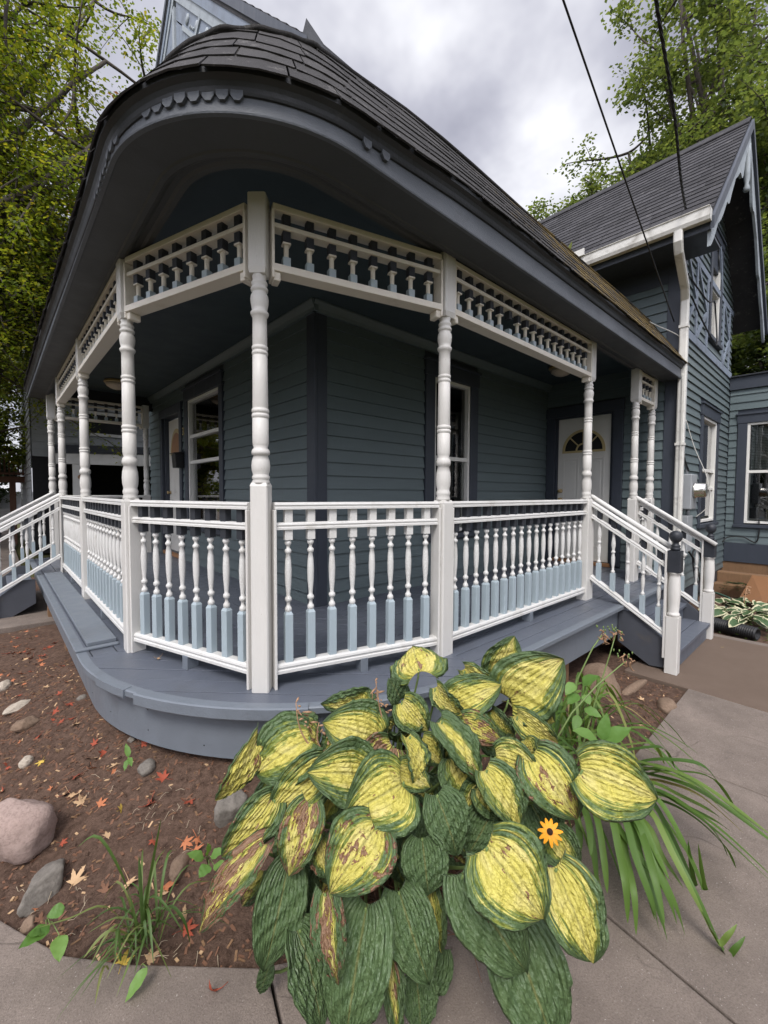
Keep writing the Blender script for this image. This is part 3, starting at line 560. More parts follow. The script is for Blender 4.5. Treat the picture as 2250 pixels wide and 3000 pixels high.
# wing eave soffit, fascia, frieze board
so = MB(); ez = APX_Z - (APX_U - lo) * SL
so.hexa([(lo + .03, RV + .02, ez - .125), (WU, RV + .02, ez - .125), (WU, 2.5, ez - .125), (lo + .03, 2.5, ez - .125), (lo + .03, RV + .02, ez - .10), (WU + .02, RV + .02, ez - .10), (WU + .02, 2.5, ez - .10), (lo + .03, 2.5, ez - .10)])
so.box((lo + .0, RV, ez - .16), (lo + .03, 2.5, ez - .02)); so.box((WV + .10, 0, ez - .34), (0.0, .026, ez - .125), 0, FW_)
so.build('soffit', 'slate_trim', house)
def gutter():
    g = MB(); x = lo - .10; pr = [(0, .06), (0, -.05), (.02, -.065), (.085, -.065), (.10, -.03), (.10, .05), (.112, .06), (.112, .066), (.094, .066), (.092, -.02), (.08, -.055), (.012, -.055), (.006, .06)]
    vs = [Vector((lo - .004 - a, v, ez - .03 + z)) for v in (RV - .01, 2.4) for a, z in pr]; n = len(pr)
    g.add(vs, [(i, (i + 1) % n, n + (i + 1) % n, n + i) for i in range(n)] + [(0, 1, 2, 3, 4, 5, 6)]); g.add([Vector((lo - .004 - a, RV - .012, ez - .03 + z)) for a, z in pr[:7]], [tuple(range(7))])
    o = g.build('gutter', 'gutter_white', house)
    e = MB(); e.box((lo - .13, -.82, ez + .03), (lo - .115, -.60, ez + .11)); e.build('splash_guard', 'gutter_white', house)
    d = MB(); pts = [(lo - .06, -1.80, ez - .08), (lo - .06, -1.80, ez - .20), (lo + .0, -1.795, ez - .29), (WU - .20, -1.765, ez - .52), (WU - .085, -1.745, ez - .62), (WU - .075, -1.742, ez - .75), (WU - .075, -1.742, 2.0), (WU - .075, -1.742, -.38)]
    P = [Vector(p) for p in pts]; vs = []
    for i, p in enumerate(P):
        q = (P[min(i + 1, len(P) - 1)] - P[max(i - 1, 0)]).normalized(); a = Vector((0, 1, 0)); b = q.cross(a).normalized()
        for sx, sy in ((-1, -.7), (-.7, -1), (.7, -1), (1, -.7), (1, .7), (.7, 1), (-.7, 1), (-1, .7)): vs.append(p + a * sx * .042 + b * sy * .032)
    d.add(vs, [(i * 8 + k, i * 8 + (k + 1) % 8, i * 8 + 8 + (k + 1) % 8, i * 8 + 8 + k) for i in range(len(P) - 1) for k in range(8)])
    for zz in (3.0, 1.6): d.box((WU - .12, -1.79, zz), (WU - .03, -1.695, zz + .03))
    d.build('downspout', 'gutter_white', house)
gutter()
# wing gable: bargeboards with scalloped edge, apex scroll, rake soffit
def barge():
    b = MB(); pale = MB()
    for sg, e in ((-1, 2.05), (1, 2.08)):
        n = 66; up, dn = [], []
        for i in range(n + 1):
            t = e * i / n; k = .17 + .045 * abs(math.sin(t * 7.2)) + (.20 * math.exp(-((t - .42) / .12) ** 2)) + (.06 * math.exp(-((t - 1.2) / .1) ** 2))
            up.append((APX_U + sg * t, APX_Z - .12 - t * SL)); dn.append((APX_U + sg * t, APX_Z - .12 - t * SL - k * 1.15))
        for i in range(n):
            q = [up[i], up[i + 1], dn[i + 1], dn[i]]; pale.prism(q, lambda a, z, t: Vector((a, RV + t, z)), .0, .032)
        b.prism([(APX_U, APX_Z - .02), (APX_U + sg * (e + .06), APX_Z - .02 - (e + .06) * SL), (APX_U + sg * (e + .06), APX_Z - .15 - (e + .06) * SL), (APX_U, APX_Z - .15)], lambda a, z, t: Vector((a, RV + t, z)), -.035, -.003)
        b.hexa([Vector((APX_U, y, APX_Z - .13)) if k == 0 else Vector((APX_U + sg * e, y, APX_Z - .13 - e * SL)) for y in (RV + .03, WV) for k in (0, 1)] + [Vector((APX_U, y, APX_Z - .10)) if k == 0 else Vector((APX_U + sg * e, y, APX_Z - .10 - e * SL)) for y in (RV + .03, WV) for k in (0, 1)])
    pale.lathe([(0, .028), (.03, .04), (.10, .022), (.16, .036), (.30, .036), (.5, .03), (.62, .03)], (APX_U, RV + .02, APX_Z - .95), 10)
    pale.build('bargeboard', 'gable_pale', house, recalc=True); b.build('rake_trim', 'slate_trim', house)
    s = MB()       # stick work on the gable wall
    F = FS_
    s.box((WU + .12, .0, 2.98), (WB, .034, 3.08), 0, F); s.box((WU + .12, 0, 4.02), (WB, .034, 4.10), 0, F)
    for a in (4.75, 5.36, 6.46, 6.95): s.box((a, .0, 3.08), (a + .075, .036, 4.02), 0, F)
    for a0, a1 in ((4.27, 4.75), (4.83, 5.36), (6.54, 6.95)):
        s.bar(F(a0, .028, 3.10), F(a1, .028, 3.55), .075, .024, 0, side=(0, 0, 1)); s.bar(F(a0, .0285, 4.0), F(a1, .0285, 3.55), .075, .024, 0, side=(0, 0, 1))
    for a in (4.9, 6.3): s.bar(F(a, .03, 4.12), F(a + (.45 if a < 5 else -.3), .03, 4.9), .07, .024, 0, side=(1, 0, 0))
    s.build('stick_work', 'gable_blue', house)
barge()
# main gable over the porch
MA_V, MA_Z, MU = 2.47, 7.24, -.36
ml = 2.94; ms = 1.032; mrl = math.hypot(1, ms)
roof_plane('roof', Vector((MU - .02, MA_V - ml, MA_Z - ml * ms)), (1, 0, 0), (0, 1, ms), 8, ml * mrl, 'wing_shingle', .2, .6)
roof_plane('roof', Vector((MU - .02, MA_V + ml, MA_Z - ml * ms)), (1, 0, 0), (0, -1, ms), 8, ml * mrl, 'wing_shingle', .4, 1.2)
def main_gable():
    F = lambda a, z, t: Vector((MU + t, a, z))
    w = MB(); w.prism([(-.0, 4.2), (5.28, 4.2), (5.0, MA_Z - .25 - 2.53 * ms + .2), (MA_V, MA_Z - .15), (0, MA_Z - .15 - MA_V * ms)], lambda a, z, t: Vector((t, a, z)), .0, .1); w.build('wall', 'siding_teal', house)
    sw = siding_wall('wall_siding', FR, 0, 5.28, 3.1, 7.0, .12, clip=lambda z, a, b: (max(a, MA_V - (MA_Z - .25 - z) / ms), min(b, MA_V + (MA_Z - .25 - z) / ms)))
    s = MB(); d = MB(); p = MB()
    for sg in (-1, 1):
        q = lambda t, o: (MA_V + sg * t, MA_Z - t * ms - o)
        d.prism([q(0, -.0), q(ml + .02, 0), q(ml + .02, .10), q(0, .10)], F, -.03, .01)             # dark verge board
        s.prism([q(0, .10), q(ml, .10), q(ml, .27), q(0, .27)], F, -.012, .03)                     # slate crown band
        p.prism([q(0, .27), q(ml, .27), q(ml, .39), q(.0, .39)], F, .0, .035)                      # pale band
        s.prism([q(0.05, .39), q(ml - .1, .39), q(ml - .1, .60), q(.05, .60)], F, .012, .03)
        p.prism([q(.30, .60), q(1.45, .60), q(1.45, .66), q(.30, .66)], F, -.004, .03)             # inner pale rake member
        d.hexa([Vector((x, MA_V + sg * t, MA_Z - .13 - t * ms + k)) for k in (0, .03) for x, t in ((MU + .03, 0), (0, 0), (0, ml), (MU + .03, ml))])
        # row of pierced, pointed boards hanging in the peak
        for i in range(13):
            t0 = .06 + i * .105; t1 = t0 + .098; tm = (t0 + t1) / 2; top = .62; ln = .34 + .16 * abs(math.sin(i * 1.15 + .4))
            if t1 > 1.42: break
            s.prism([q(t0, top), q(t1, top), q(t1, top + ln - .10), q(t1 - .02, top + ln - .03), q(tm, top + ln + .04), q(t0 + .02, top + ln - .05), q(t0, top + ln - .12)], F, .008, .026)
        for i in range(9):     # scroll rosettes along the band
            t = .45 + i * .28; c = q(t, .50); p.lathe([(0, .055), (.012, .05), (.02, .02), (.022, 0)], F(c[0], c[1], .012), 12, axis=(-1, 0, 0))
            for k in range(3): a, z = q(t + .09 + .045 * k, .555); p.lathe([(0, .02), (.012, .016), (.014, 0)], F(a, z, .012), 8, axis=(-1, 0, 0))
    p.box((MU - .01, MA_V - .035, MA_Z - 2.25), (MU + .03, MA_V + .035, MA_Z - .5)); p.lathe([(-.22, .0), (-.20, .03), (-.14, .05), (-.10, .03), (-.05, .045), (0, .045)], (MU + .01, MA_V, MA_Z - 2.25), 10)
    p.bar(F(MA_V - .05, MA_Z - 1.75, .01), F(MA_V - .85, MA_Z - 1.25, .01), .06, .03, 0, side=(0, 0, 1)); p.bar(F(MA_V + .05, MA_Z - 1.75, .0105), F(MA_V + .85, MA_Z - 1.25, .0105), .06, .03, 0, side=(0, 0, 1))
    s.build('bargeboard', 'gable_blue', house); p.build('gable_ornament', 'gable_pale', house); d.build('rake_trim', 'slate_trim', house)
    e = MB()       # eave return at the foot of the near rake
    y, z = MA_V - ml, MA_Z - ml * ms
    e.box((MU - .015, y - .012, z - .09), (7.5, y + .01, z + .03)); e.box((MU, y + .02, z - .08), (7.5, 0, z - .06)); e.add([(MU - .03, y - .05, z - .12), (MU - .03, y + .10, z - .05), (MU - .02, y - .0, z + .12), (MU + .35, y - .02, z - .10)], [(0, 1, 2), (0, 2, 3), (1, 2, 3), (0, 1, 3)]); e.build('soffit', 'eave_moulding', house)
main_gable()
# ---------------------------------------------------------------- porch
porch = thing('porch', 'wraparound porch with white turned posts and spindle frieze under a curved shingled eave', 'porch', (-1.1, -1.2, -.3))
PP = {'P0': (-1.095, -1.173), 'P1': (-.040, -1.467), 'P2': (2.064, -1.467), 'P3': (3.358, -1.467), 'P4': (3.942, -1.467),
      'M1': (-1.448, -.113), 'M2': (-1.448, 1.670), 'M3': (-1.448, 3.459), 'M4': (-1.448, 4.755), 'M5': (-.205, 4.755)}
def chamfer(b, c, h, z0, z1, mat=0, ch=.006):
    pr = [(h, h - ch), (h - ch, h), (-h + ch, h), (-h, h - ch), (-h, -h + ch), (-h + ch, -h), (h - ch, -h), (h, -h + ch)]
    b.prism(pr, lambda x, y, t: Vector((c[0] + x, c[1] + y, t)), z0, z1, mat)
def post_mesh(zc, name, half=.046, lower=True):
    b = MB(); c = (0, 0); chamfer(b, c, half, -.02 if lower else .0, zc - .012)
    # lamb's tongue shoulders
    b.add([(x * half, y * half, zc - .012) for x, y in ((1, 1), (-1, 1), (-1, -1), (1, -1))] + [(x * .037, y * .037, zc + .006) for x, y in ((1, 1), (-1, 1), (-1, -1), (1, -1))], [(0, 1, 5, 4), (1, 2, 6, 5), (2, 3, 7, 6), (3, 0, 4, 7), (4, 5, 6, 7)])
    k = (1.22 - zc) / (1.22 - 1.045)
    f = lambda z: zc + (z - 1.045) * k if z < 1.22 else z
    pf = [(1.045, .039), (1.056, .041), (1.066, .036), (1.070, .039), (1.080, .0405), (1.088, .036), (1.094, .036), (1.11, .041), (1.135, .0425), (1.16, .040), (1.186, .032), (1.190, .041), (1.203, .042), (1.214, .038), (1.222, .031), (1.236, .035), (1.25, .037),
          (1.366, .0365), (1.368, .034), (1.372, .039), (1.383, .040), (1.390, .037), (1.392, .034), (1.394, .037), (1.402, .040), (1.412, .039), (1.416, .034), (1.42, .0355), (1.55, .0345),
          (1.672, .0335), (1.674, .031), (1.678, .036), (1.687, .037), (1.694, .034), (1.697, .031), (1.700, .034), (1.708, .037), (1.716, .036), (1.719, .031), (1.723, .033), (1.80, .0325), (1.858, .032), (1.862, .036), (1.872, .0405), (1.880, .041), (1.886, .037), (1.890, .033), (1.905, .036), (1.925, .0395), (1.945, .0405), (1.962, .038), (1.974, .032), (1.980, .032), (1.984, .038), (1.994, .039), (2.000, .036), (2.006, .030), (2.014, .035), (2.022, .0365), (2.030, .033), (2.036, .029), (2.046, .031), (2.062, .034)]
    b.lathe([(f(z), r * 1.07) for z, r in pf], (0, 0, 0), 22)
    b.add([(x * .037, y * .037, 2.058) for x, y in ((1, 1), (-1, 1), (-1, -1), (1, -1))] + [(x * half, y * half, 2.085) for x, y in ((1, 1), (-1, 1), (-1, -1), (1, -1))], [(0, 1, 5, 4), (1, 2, 6, 5), (2, 3, 7, 6), (3, 0, 4, 7), (3, 2, 1, 0)])
    chamfer(b, c, half, 2.085, 2.43)
    return b
def place(o, n, rz): o.location = Vector((*PP[n], 0)) - wloc(porch); o.rotation_euler = (0, 0, rz)
dirA = math.atan2(PP['P0'][1] - PP['M1'][1], PP['P0'][0] - PP['M1'][0]); dirB = math.atan2(PP['P1'][1] - PP['P0'][1], PP['P1'][0] - PP['P0'][0])
pc = post_mesh(1.045, 'p0', .043).build('post', 'white_paint', porch, (0, 0, 0)); place(pc, 'P0', (dirA + dirB) / 2)
ps = post_mesh(.955, 'p').build('post', 'white_paint', porch, (0, 0, 0)); place(ps, 'M1', 0)
for n in ('P1', 'P2', 'P3', 'P4', 'M2', 'M3', 'M4', 'M5'): cp(ps, porch, (*PP[n], 0), rng.choice((0, PI2 := math.pi / 2)))
# spindle prototypes, made at the origin and copied
def baluster(name, top):
    b = MB(); h = .0205; chamfer(b, (0, 0), h, .76, .925, 1, .002); chamfer(b, (0, 0), h, .115, .372, 2, .002)
    b.add([(x * h, y * h, .372) for x, y in ((1, 1), (-1, 1), (-1, -1), (1, -1))] + [(x * .012, y * .012, .388) for x, y in ((1, 1), (-1, 1), (-1, -1), (1, -1))], [(0, 1, 5, 4), (1, 2, 6, 5), (2, 3, 7, 6), (3, 0, 4, 7)], 2)
    b.lathe([(.380, .010), (.388, .0155), (.398, .0185), (.408, .0165), (.416, .010), (.426, .009), (.436, .010), (.441, .016), (.450, .0185), (.459, .017), (.466, .0105), (.478, .011), (.54, .0165), (.60, .0182), (.655, .0155), (.688, .011), (.692, .0155), (.701, .0182), (.709, .016), (.716, .009), (.728, .009), (.734, .014), (.743, .0182), (.752, .0165), (.762, .010)], (0, 0, 0), 12, 0)
    return b.build(name, ['white_rail', top, 'pale_blue_paint'], None, (0, 0, 0))
def spindle():
    b = MB(); h = .0195; chamfer(b, (0, 0), h, 2.243, 2.385, 1, .002); chamfer(b, (0, 0), h, 2.115, 2.172, 2, .002)
    b.lathe([(2.170, .010), (2.176, .0125), (2.24, .0125), (2.243, .0165)], (0, 0, 0), 10, 0); chamfer(b, (0, 0), .0205, 2.236, 2.2435, 0, .002)
    return b.build('spindle', ['cream_trim', 'charcoal_paint', 'pale_blue_paint'], None, (0, 0, 0))
bal_d, bal_w, spn = baluster('baluster', 'charcoal_paint'), baluster('baluster', 'white_rail'), spindle()
TOPR = [(-.5, -.5), (.5, -.5), (.5, -.2), (.42, -.1), (.46, .05), (.5, .15), (.46, .35), (.3, .5), (-.3, .5), (-.46, .35), (-.5, .15), (-.46, .05), (-.42, -.1), (-.5, -.2)]
def rail_bay(A, B, n, white=False, gapA=.05, gapB=.05, mat='white_rail', skip=()):
    A, B = Vector((*A, 0)), Vector((*B, 0)); d = (B - A).normalized(); a, c = A + d * gapA, B - d * gapB; sd = d.cross(Z); ang = math.atan2(d.y, d.x)
    b = MB(); q = lambda z: Z * z
    b.bar(a + q(.935), c + q(.935), .075, .036, 0, prof=TOPR)
    o = b.build('railing', mat, porch, (*A[:2], 0))
    for z_, w_, h_ in ((.832, .060, .036), (.100, .066, .050)): b = MB(); b.bar(a + q(z_), c + q(z_), w_, h_, 0, prof=TOPR); b.build('lower_rail', mat, o)
    for p, s_ in ((a, -1), (c, 1)): nb = MB(); nb.bar(p + q(0), p + q(.915), .014, .090, 0, side=d); nb.build('nailer', 'white_paint', o, bev=.003)
    ft = MB(); m = a + (c - a) * .5; ft.bar(m + q(0), m + q(.078), .045, .075, 0, side=d); ft.build('foot', 'slate_deck', o, bev=.003)
    for i in range(n):
        if i in skip: continue
        cp(bal_w if white else bal_d, o, a + (c - a) * ((i + .62) / (n + .24)), ang)
    return o
def frieze_bay(A, B, n, gapA=.05, gapB=.05, skip=()):
    A, B = Vector((*A, 0)), Vector((*B, 0)); d = (B - A).normalized(); a, c = A + d * gapA, B - d * gapB; ang = math.atan2(d.y, d.x)
    b = MB(); q = lambda z: Z * z
    b.bar(a + q(2.392), c + q(2.392), .075, .030); b.bar(a + q(2.308), c + q(2.308), .062, .022); b.bar(a + q(2.101), c + q(2.101), .088, .036)
    o = b.build('frieze', 'cream_trim', porch, (*A[:2], 2.1), bev=.003)
    for p, sg in ((a, 1), (c, -1)):
        nb = MB(); nb.bar(p + q(2.05), p + q(2.376), .014, .086, 0, side=d); nb.build('nailer', 'cream_trim', o, bev=.004); nb = MB(); nb.bar(p + d * sg * .02 + q(2.04), p + d * sg * .02 + q(2.083), .034, .070, 0, side=d); nb.build('corbel', 'cream_trim', o, bev=.006)
    for i in range(n):
        p = a + (c - a) * ((i + .60) / (n + .2))
        if i in skip:      # a spindle that has lost its turned neck: only the two blocks are left
            k = MB(); chamfer(k, p, .0195, 2.243, 2.385, 0, .002); k.build('broken_spindle', 'charcoal_paint', o); k = MB(); chamfer(k, p, .0195, 2.115, 2.172, 0, .002); k.build('broken_spindle', 'pale_blue_paint', o); continue
        cp(spn, o, p, ang)
    return o
rail_bay(PP['M1'], PP['P0'], 8, gapA=.052, gapB=.060); rail_bay(PP['P0'], PP['P1'], 8, True, gapA=.060); rail_bay(PP['P1'], PP['P2'], 17)
rail_bay(PP['M2'], PP['M1'], 13); rail_bay(PP['M3'], PP['M2'], 13); rail_bay(PP['M4'], PP['M5'], 10); rail_bay(PP['P3'], PP['P4'], 4)
frieze_bay(PP['M1'], PP['P0'], 8, gapA=.052, gapB=.060); frieze_bay(PP['P0'], PP['P1'], 8, gapA=.060); frieze_bay(PP['P1'], PP['P2'], 17, skip=(5,))
frieze_bay(PP['M2'], PP['M1'], 13); frieze_bay(PP['M3'], PP['M2'], 13); frieze_bay(PP['M4'], PP['M5'], 8); frieze_bay(PP['P3'], PP['P4'], 4)
for o in (bal_d, bal_w, spn): bpy.data.objects.remove(o)
# deck: narrow boards clipped to a rounded outline
DC, DR, DU, DV, VE, UE = (0., -.08), 1.72, -1.715, -1.80, 5.06, WU - .005
def clip_poly(poly, n, c):      # keep n.p <= c
    o = []
    for i, p in enumerate(poly):
        q = poly[(i + 1) % len(poly)]; dp, dq = n[0] * p[0] + n[1] * p[1] - c, n[0] * q[0] + n[1] * q[1] - c
        if dp <= 0: o.append(p)
        if dp * dq < 0: t = dp / (dp - dq); o.append((p[0] + (q[0] - p[0]) * t, p[1] + (q[1] - p[1]) * t))
    return o
def boards(polys, dirs, mat, w=.105):
    b = MB()
    for poly, (dx, dy) in zip(polys, dirs):
        nx, ny = -dy, dx; pr = [nx * p[0] + ny * p[1] for p in poly]; c = min(pr)
        while c < max(pr):
            s = clip_poly(clip_poly(poly, (nx, ny), c + w - .005), (-nx, -ny), -c)
            if len(s) > 2: h = rng.uniform(-.0015, .0015); b.prism(s, lambda x, y, t: Vector((x, y, t)), -.034, h)
            c += w
    return b
arc = [(DC[0] + DR * math.cos(R(180 + 90 * i / 28)), DC[1] + DR * math.sin(R(180 + 90 * i / 28))) for i in range(29)]
kx = .7071
o = boards([[(DU, -.08), (-.001, -.08), (-.001, VE), (DU, VE)], [(0.001, DV), (UE, DV), (UE, -.001), (0.001, -.001)], [(-.001, -.081)] + arc], [(0, 1), (1, 0), (kx, -kx)], None, .128).build('deck_floor', 'slate_floor', porch, bev=.002)
def rounded(left, right, rad, v_end, u_end, n=22, steps=(1, 1)):
    cx, cy = left + rad, right + rad; out = [(Vector((left, v_end, 0)), Vector((-1, 0, 0)))]
    k = 16
    for i in range(1, k): out.append((Vector((left, v_end + (cy - v_end) * i / k, 0)), Vector((-1, 0, 0))))
    for i in range(n + 1): a = R(180 + 90 * i / n); nn = Vector((math.cos(a), math.sin(a), 0)); out.append((Vector((cx, cy, 0)) + nn * rad, nn))
    for i in range(1, k + 1): out.append((Vector((cx + (u_end - cx) * i / k, right, 0)), Vector((0, -1, 0))))
    return out
dpath = rounded(DU, DV, DR - .02, VE, UE, 30)
sk = MB(); sk.sweep(dpath, [(-.075, -.035), (-.045, -.035), (-.045, -.285), (-.075, -.285)], closed=True); sk.build('skirt_board', 'slate_deck', porch)
lp = MB(); lp.sweep(dpath, [(-.06, -.0345), (.012, -.0345), (.016, -.030), (.016, -.004), (.010, .0015), (-.035, .0015), (-.035, -.03)], closed=True); lp.build('deck_lip', 'slate_deck', porch)
for k_ in (8, 12, 16, 20, 24, 28, 31):
    for z_ in (-.10, -.22):
        p_, n_ = dpath[k_ + 8 if k_ + 8 < len(dpath) else -1]; w_ = MB(); w_.lathe([(0, .004), (.0015, .003)], p_ + n_ * -.0445 + Z * (z_ + rng.uniform(-.02, .02)), 6, axis=n_); w_.build('nail', 'nail_dark', porch)
# two patched nosing pieces on the curve
pt = MB(); crv = [p for p in dpath if p[0].x < -.55 and p[0].y < -.25]
pt.sweep(crv[6:17], [(.0, -.052), (.030, -.052), (.034, -.046), (.034, .002), (.026, .007), (-.02, .007), (-.02, -.04)], closed=True)
pt.sweep(crv[2:6], [(.0, -.040), (.024, -.040), (.026, -.034), (.024, .003), (.0, .005), (-.02, .005), (-.02, -.03)], closed=True); pt.build('nosing_patch', 'slate_deck', porch)
pk = MB(); pk.box((-1.665, .12, .0025), (-1.50, 3.32, .030)); pk.box((-1.735, .04, .002), (-1.50, .085, .016)); pk.build('edge_plank', 'slate_deck', porch, bev=.004)
ub = MB(); ub.hexa([Vector((-1.03, -1.20, -.6)) + Vector((.74, -.67, 0)) * a + Vector((.67, .74, 0)) * c_ + Z * z_ for z_ in (0, .285) for a, c_ in ((-.22, 0), (.22, 0), (.22, .2), (-.22, .2))]); ub.build('brick_pier', 'brick_red', porch, bev=.01)
pr_ = MB()
for x, y in ((-.2, -1.62), (1.2, -1.62), (2.6, -1.62), (-1.58, 1.5), (-1.58, 3.2)): pr_.box((x - .07, y - .07, -.62), (x + .07, y + .07, -.1))
pr_.box((-1.5, .1, -.26), (-1.42, 5, -.05)); pr_.box((0, -1.6, -.26), (WU, -1.52, -.05)); pr_.build('joist', 'weathered_wood', porch)
# eave: soffit, band with dentils, crown, steep shingled skirt roof
EL, ER, ERAD = -1.675, -1.730, .74
epath = rounded(EL, ER, ERAD, 5.10, WU - .003, 30)
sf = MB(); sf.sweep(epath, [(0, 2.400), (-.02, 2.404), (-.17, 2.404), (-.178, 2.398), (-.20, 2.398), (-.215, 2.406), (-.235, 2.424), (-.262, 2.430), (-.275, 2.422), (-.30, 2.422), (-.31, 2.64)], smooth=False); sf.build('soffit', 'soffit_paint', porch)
bd = MB(); bd.sweep(epath, [(-.012, 2.394), (.006, 2.394), (.008, 2.400), (.004, 2.455), (.002, 2.52), (-.012, 2.52)], closed=True, smooth=False); bd.build('eave_band', 'eave_band', porch)
def smooth01(x): x = min(1, max(0, x)); return x * x * (3 - 2 * x)
_l, _c = 5.10 - (ER + ERAD), 5.10 - (ER + ERAD) + ERAD * 1.5708
def eave_dz(s): return -.055 * smooth01((s - _l + 3.2) / 2.8) + .06 * smooth01((s - _l + .3) / 1.0) + .055 * smooth01((s - _c + .3) / 1.2)   # an old eave that sags before the bend
def eave_L(s): return .36 + .10 * smooth01((s - _l + .6) / 1.2) + .30 * smooth01((s - _c + .7) / 1.5)
def arcs(path):
    a = [0]
    for (p, _), (q, _2) in zip(path[:-1], path[1:]): a.append(a[-1] + (q - p).length)
    return a
ess = arcs(epath); zpath = [(p + Z * eave_dz(s_), n_) for (p, n_), s_ in zip(epath, ess)]
cw = MB(); cw.sweep(zpath, [(.0, 2.450), (.012, 2.452), (.016, 2.460), (.020, 2.474), (.028, 2.488), (.040, 2.495), (.046, 2.498), (.048, 2.515), (.0, 2.515)], closed=True); cw.build('crown_board', 'eave_moulding', porch)
dn = MB()
def on_path(path, s):
    for (p, a), (q, c) in zip(path[:-1], path[1:]):
        l = (q - p).length
        if s <= l: t = s / l; return p.lerp(q, t), a.lerp(c, t).normalized()
        s -= l
    return path[-1]
tot = sum((q[0] - p[0]).length for p, q in zip(epath[:-1], epath[1:]))
mid0 = 5.10 - (ER + ERAD); s = mid0 - .30
while s < mid0 + 1.45:
    if not (mid0 + .16 < s < mid0 + .30) and not (s > mid0 + .66 and rng.random() < .7) and not (s < mid0 + .1 and rng.random() < .2):
        p, nn = on_path(epath, s); p = p + Z * (.7 * eave_dz(s)); t = Vector((-nn.y, nn.x, 0)); w = .022
        for k in (0, 1): pass
        pts = [(-w, 2.466), (w, 2.466), (w, 2.446), (w * .45, 2.430), (-w * .45, 2.430), (-w, 2.446)]
        dn = MB(); dn.prism(pts, lambda a, z, d: p + t * a + nn * d + Z * z, .006, .017 + rng.uniform(-.003, .003)); dn.build('dentil', 'eave_band', porch)
    s += .052

RA = 56; L_ = .505; ca, sa = math.cos(R(RA)), math.sin(R(RA)); E0 = .062; Z0 = 2.505
tr = MB()
vsq = [p + n_ * d_ + Z * z_ for (p, n_), s_ in zip(zpath, ess) for d_, z_ in ((.0, Z0 - .02), (E0 - .03, Z0 + .005), (E0 - .03 - eave_L(s_) * ca, Z0 + .005 + eave_L(s_) * sa), (-.55, Z0 + eave_L(s_) * sa - .02))]
tr.add(vsq, [(i * 4 + j_, i * 4 + j_ + 1, i * 4 + 5 + j_, i * 4 + 4 + j_) for i in range(len(epath) - 1) for j_ in range(3)], 0)
row = 0; s0 = 0; exp = .108
while s0 < .76 - .02:
    e = exp; s = rng.uniform(0, .2)
    while s < tot:
        w = min(rng.uniform(.17, .30), tot - s); a0, a1 = s, s + w - .008; j0 = rng.uniform(-.011, .010); rr = rng.random(); lift = rng.uniform(0, .004); m = max(1, int(w / .08)); 
        for kk in range(m):
            b0, b1 = a0 + (a1 - a0) * kk / m, a0 + (a1 - a0) * (kk + 1) / m; P, Q = on_path(zpath, b0), on_path(zpath, b1); c8 = []; lim = eave_L((b0 + b1) / 2)
            if s0 > lim - .03: continue
            e = min(exp, lim - s0)
            wob = lambda x: .006 * math.sin(x * 9 + row * 2) + .004 * math.sin(x * 23 + row)
            for dd, hh in ((0, 0), (0, .005 + lift * .6)):
                for (pt_, nn), ss, sv in ((P, s0 + j0 + wob(b0), b0), (Q, s0 + j0 + wob(b1), b1), (Q, s0 + e + .01, b1), (P, s0 + e + .01, b0)):
                    off = hh if ss < s0 + e - .02 else hh * .15
                    c8.append(pt_ + nn * (E0 - ss * ca + off * sa) + Z * (Z0 + ss * sa + off * ca))
            tr.hexa(c8, 0, rr)
        s += w
    s0 += exp; row += 1
tr.build('eave_shingles', 'porch_shingle', porch, recalc=True)
xe, ze = E0 - L_ * ca, Z0 + L_ * sa
lpw = [(p + n_ * (.003 * math.sin(i * .9) - (eave_L(ess[i]) - L_) * ca) + Z * (.004 * math.sin(i * 1.3) + (eave_L(ess[i]) - L_) * sa), n_) for i, (p, n_) in enumerate(zpath)]
ll = MB(); ll.sweep(lpw, [(xe - .03, ze - .012), (xe + .012, ze - .008), (xe + .018, ze + .004), (xe + .004, ze + .018), (xe - .08, ze + .026), (-.50, ze + .050)], closed=False, smooth=True)
ip = [p + n_ * -.50 + Z * (ze + .050) for p, n_ in lpw]
ll.add([*ip, (WU, 0.05, ze + .2), (0.05, 0.05, ze + .2), (0.05, 5.1, ze + .2)], [tuple(range(len(ip) + 3))]); ll.build('porch_roof', 'porch_shingle', porch, recalc=False)
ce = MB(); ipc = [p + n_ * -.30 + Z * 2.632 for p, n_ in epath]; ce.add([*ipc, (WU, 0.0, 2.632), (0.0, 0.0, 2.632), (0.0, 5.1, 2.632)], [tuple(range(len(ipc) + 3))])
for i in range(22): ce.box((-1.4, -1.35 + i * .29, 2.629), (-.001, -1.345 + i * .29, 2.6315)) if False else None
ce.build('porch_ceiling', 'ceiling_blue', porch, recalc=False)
en = MB(); en.prism([(EL + .01, 2.40), (0, 2.40), (0, ze), (EL + .05 - E0 + L_ * ca * .9, ze), (EL - E0 + .07, Z0)], lambda a, z, t: Vector((a, t, z)), 5.085, 5.10); en.build('roof_end', 'eave_moulding', porch)
fl = MB(); yy = ER - .02
for i in range(5): fl.hexa([(WU - .10 - i * .005, yy + .02 + i * .085, Z0 + .05 + i * .125), (WU - .004, yy + .02 + i * .085, Z0 + .05 + i * .125), (WU - .004, yy + .14 + i * .085, Z0 + .19 + i * .125), (WU - .10 - i * .005, yy + .14 + i * .085, Z0 + .19 + i * .125)] + [(WU - .10, yy - .0 + i * .085, Z0 + .07 + i * .125), (WU - .004, yy - .0 + i * .085, Z0 + .07 + i * .125), (WU - .004, yy + .11 + i * .085, Z0 + .21 + i * .125), (WU - .10, yy + .11 + i * .085, Z0 + .21 + i * .125)], 0)
fl.build('flashing', 'wing_shingle', porch)
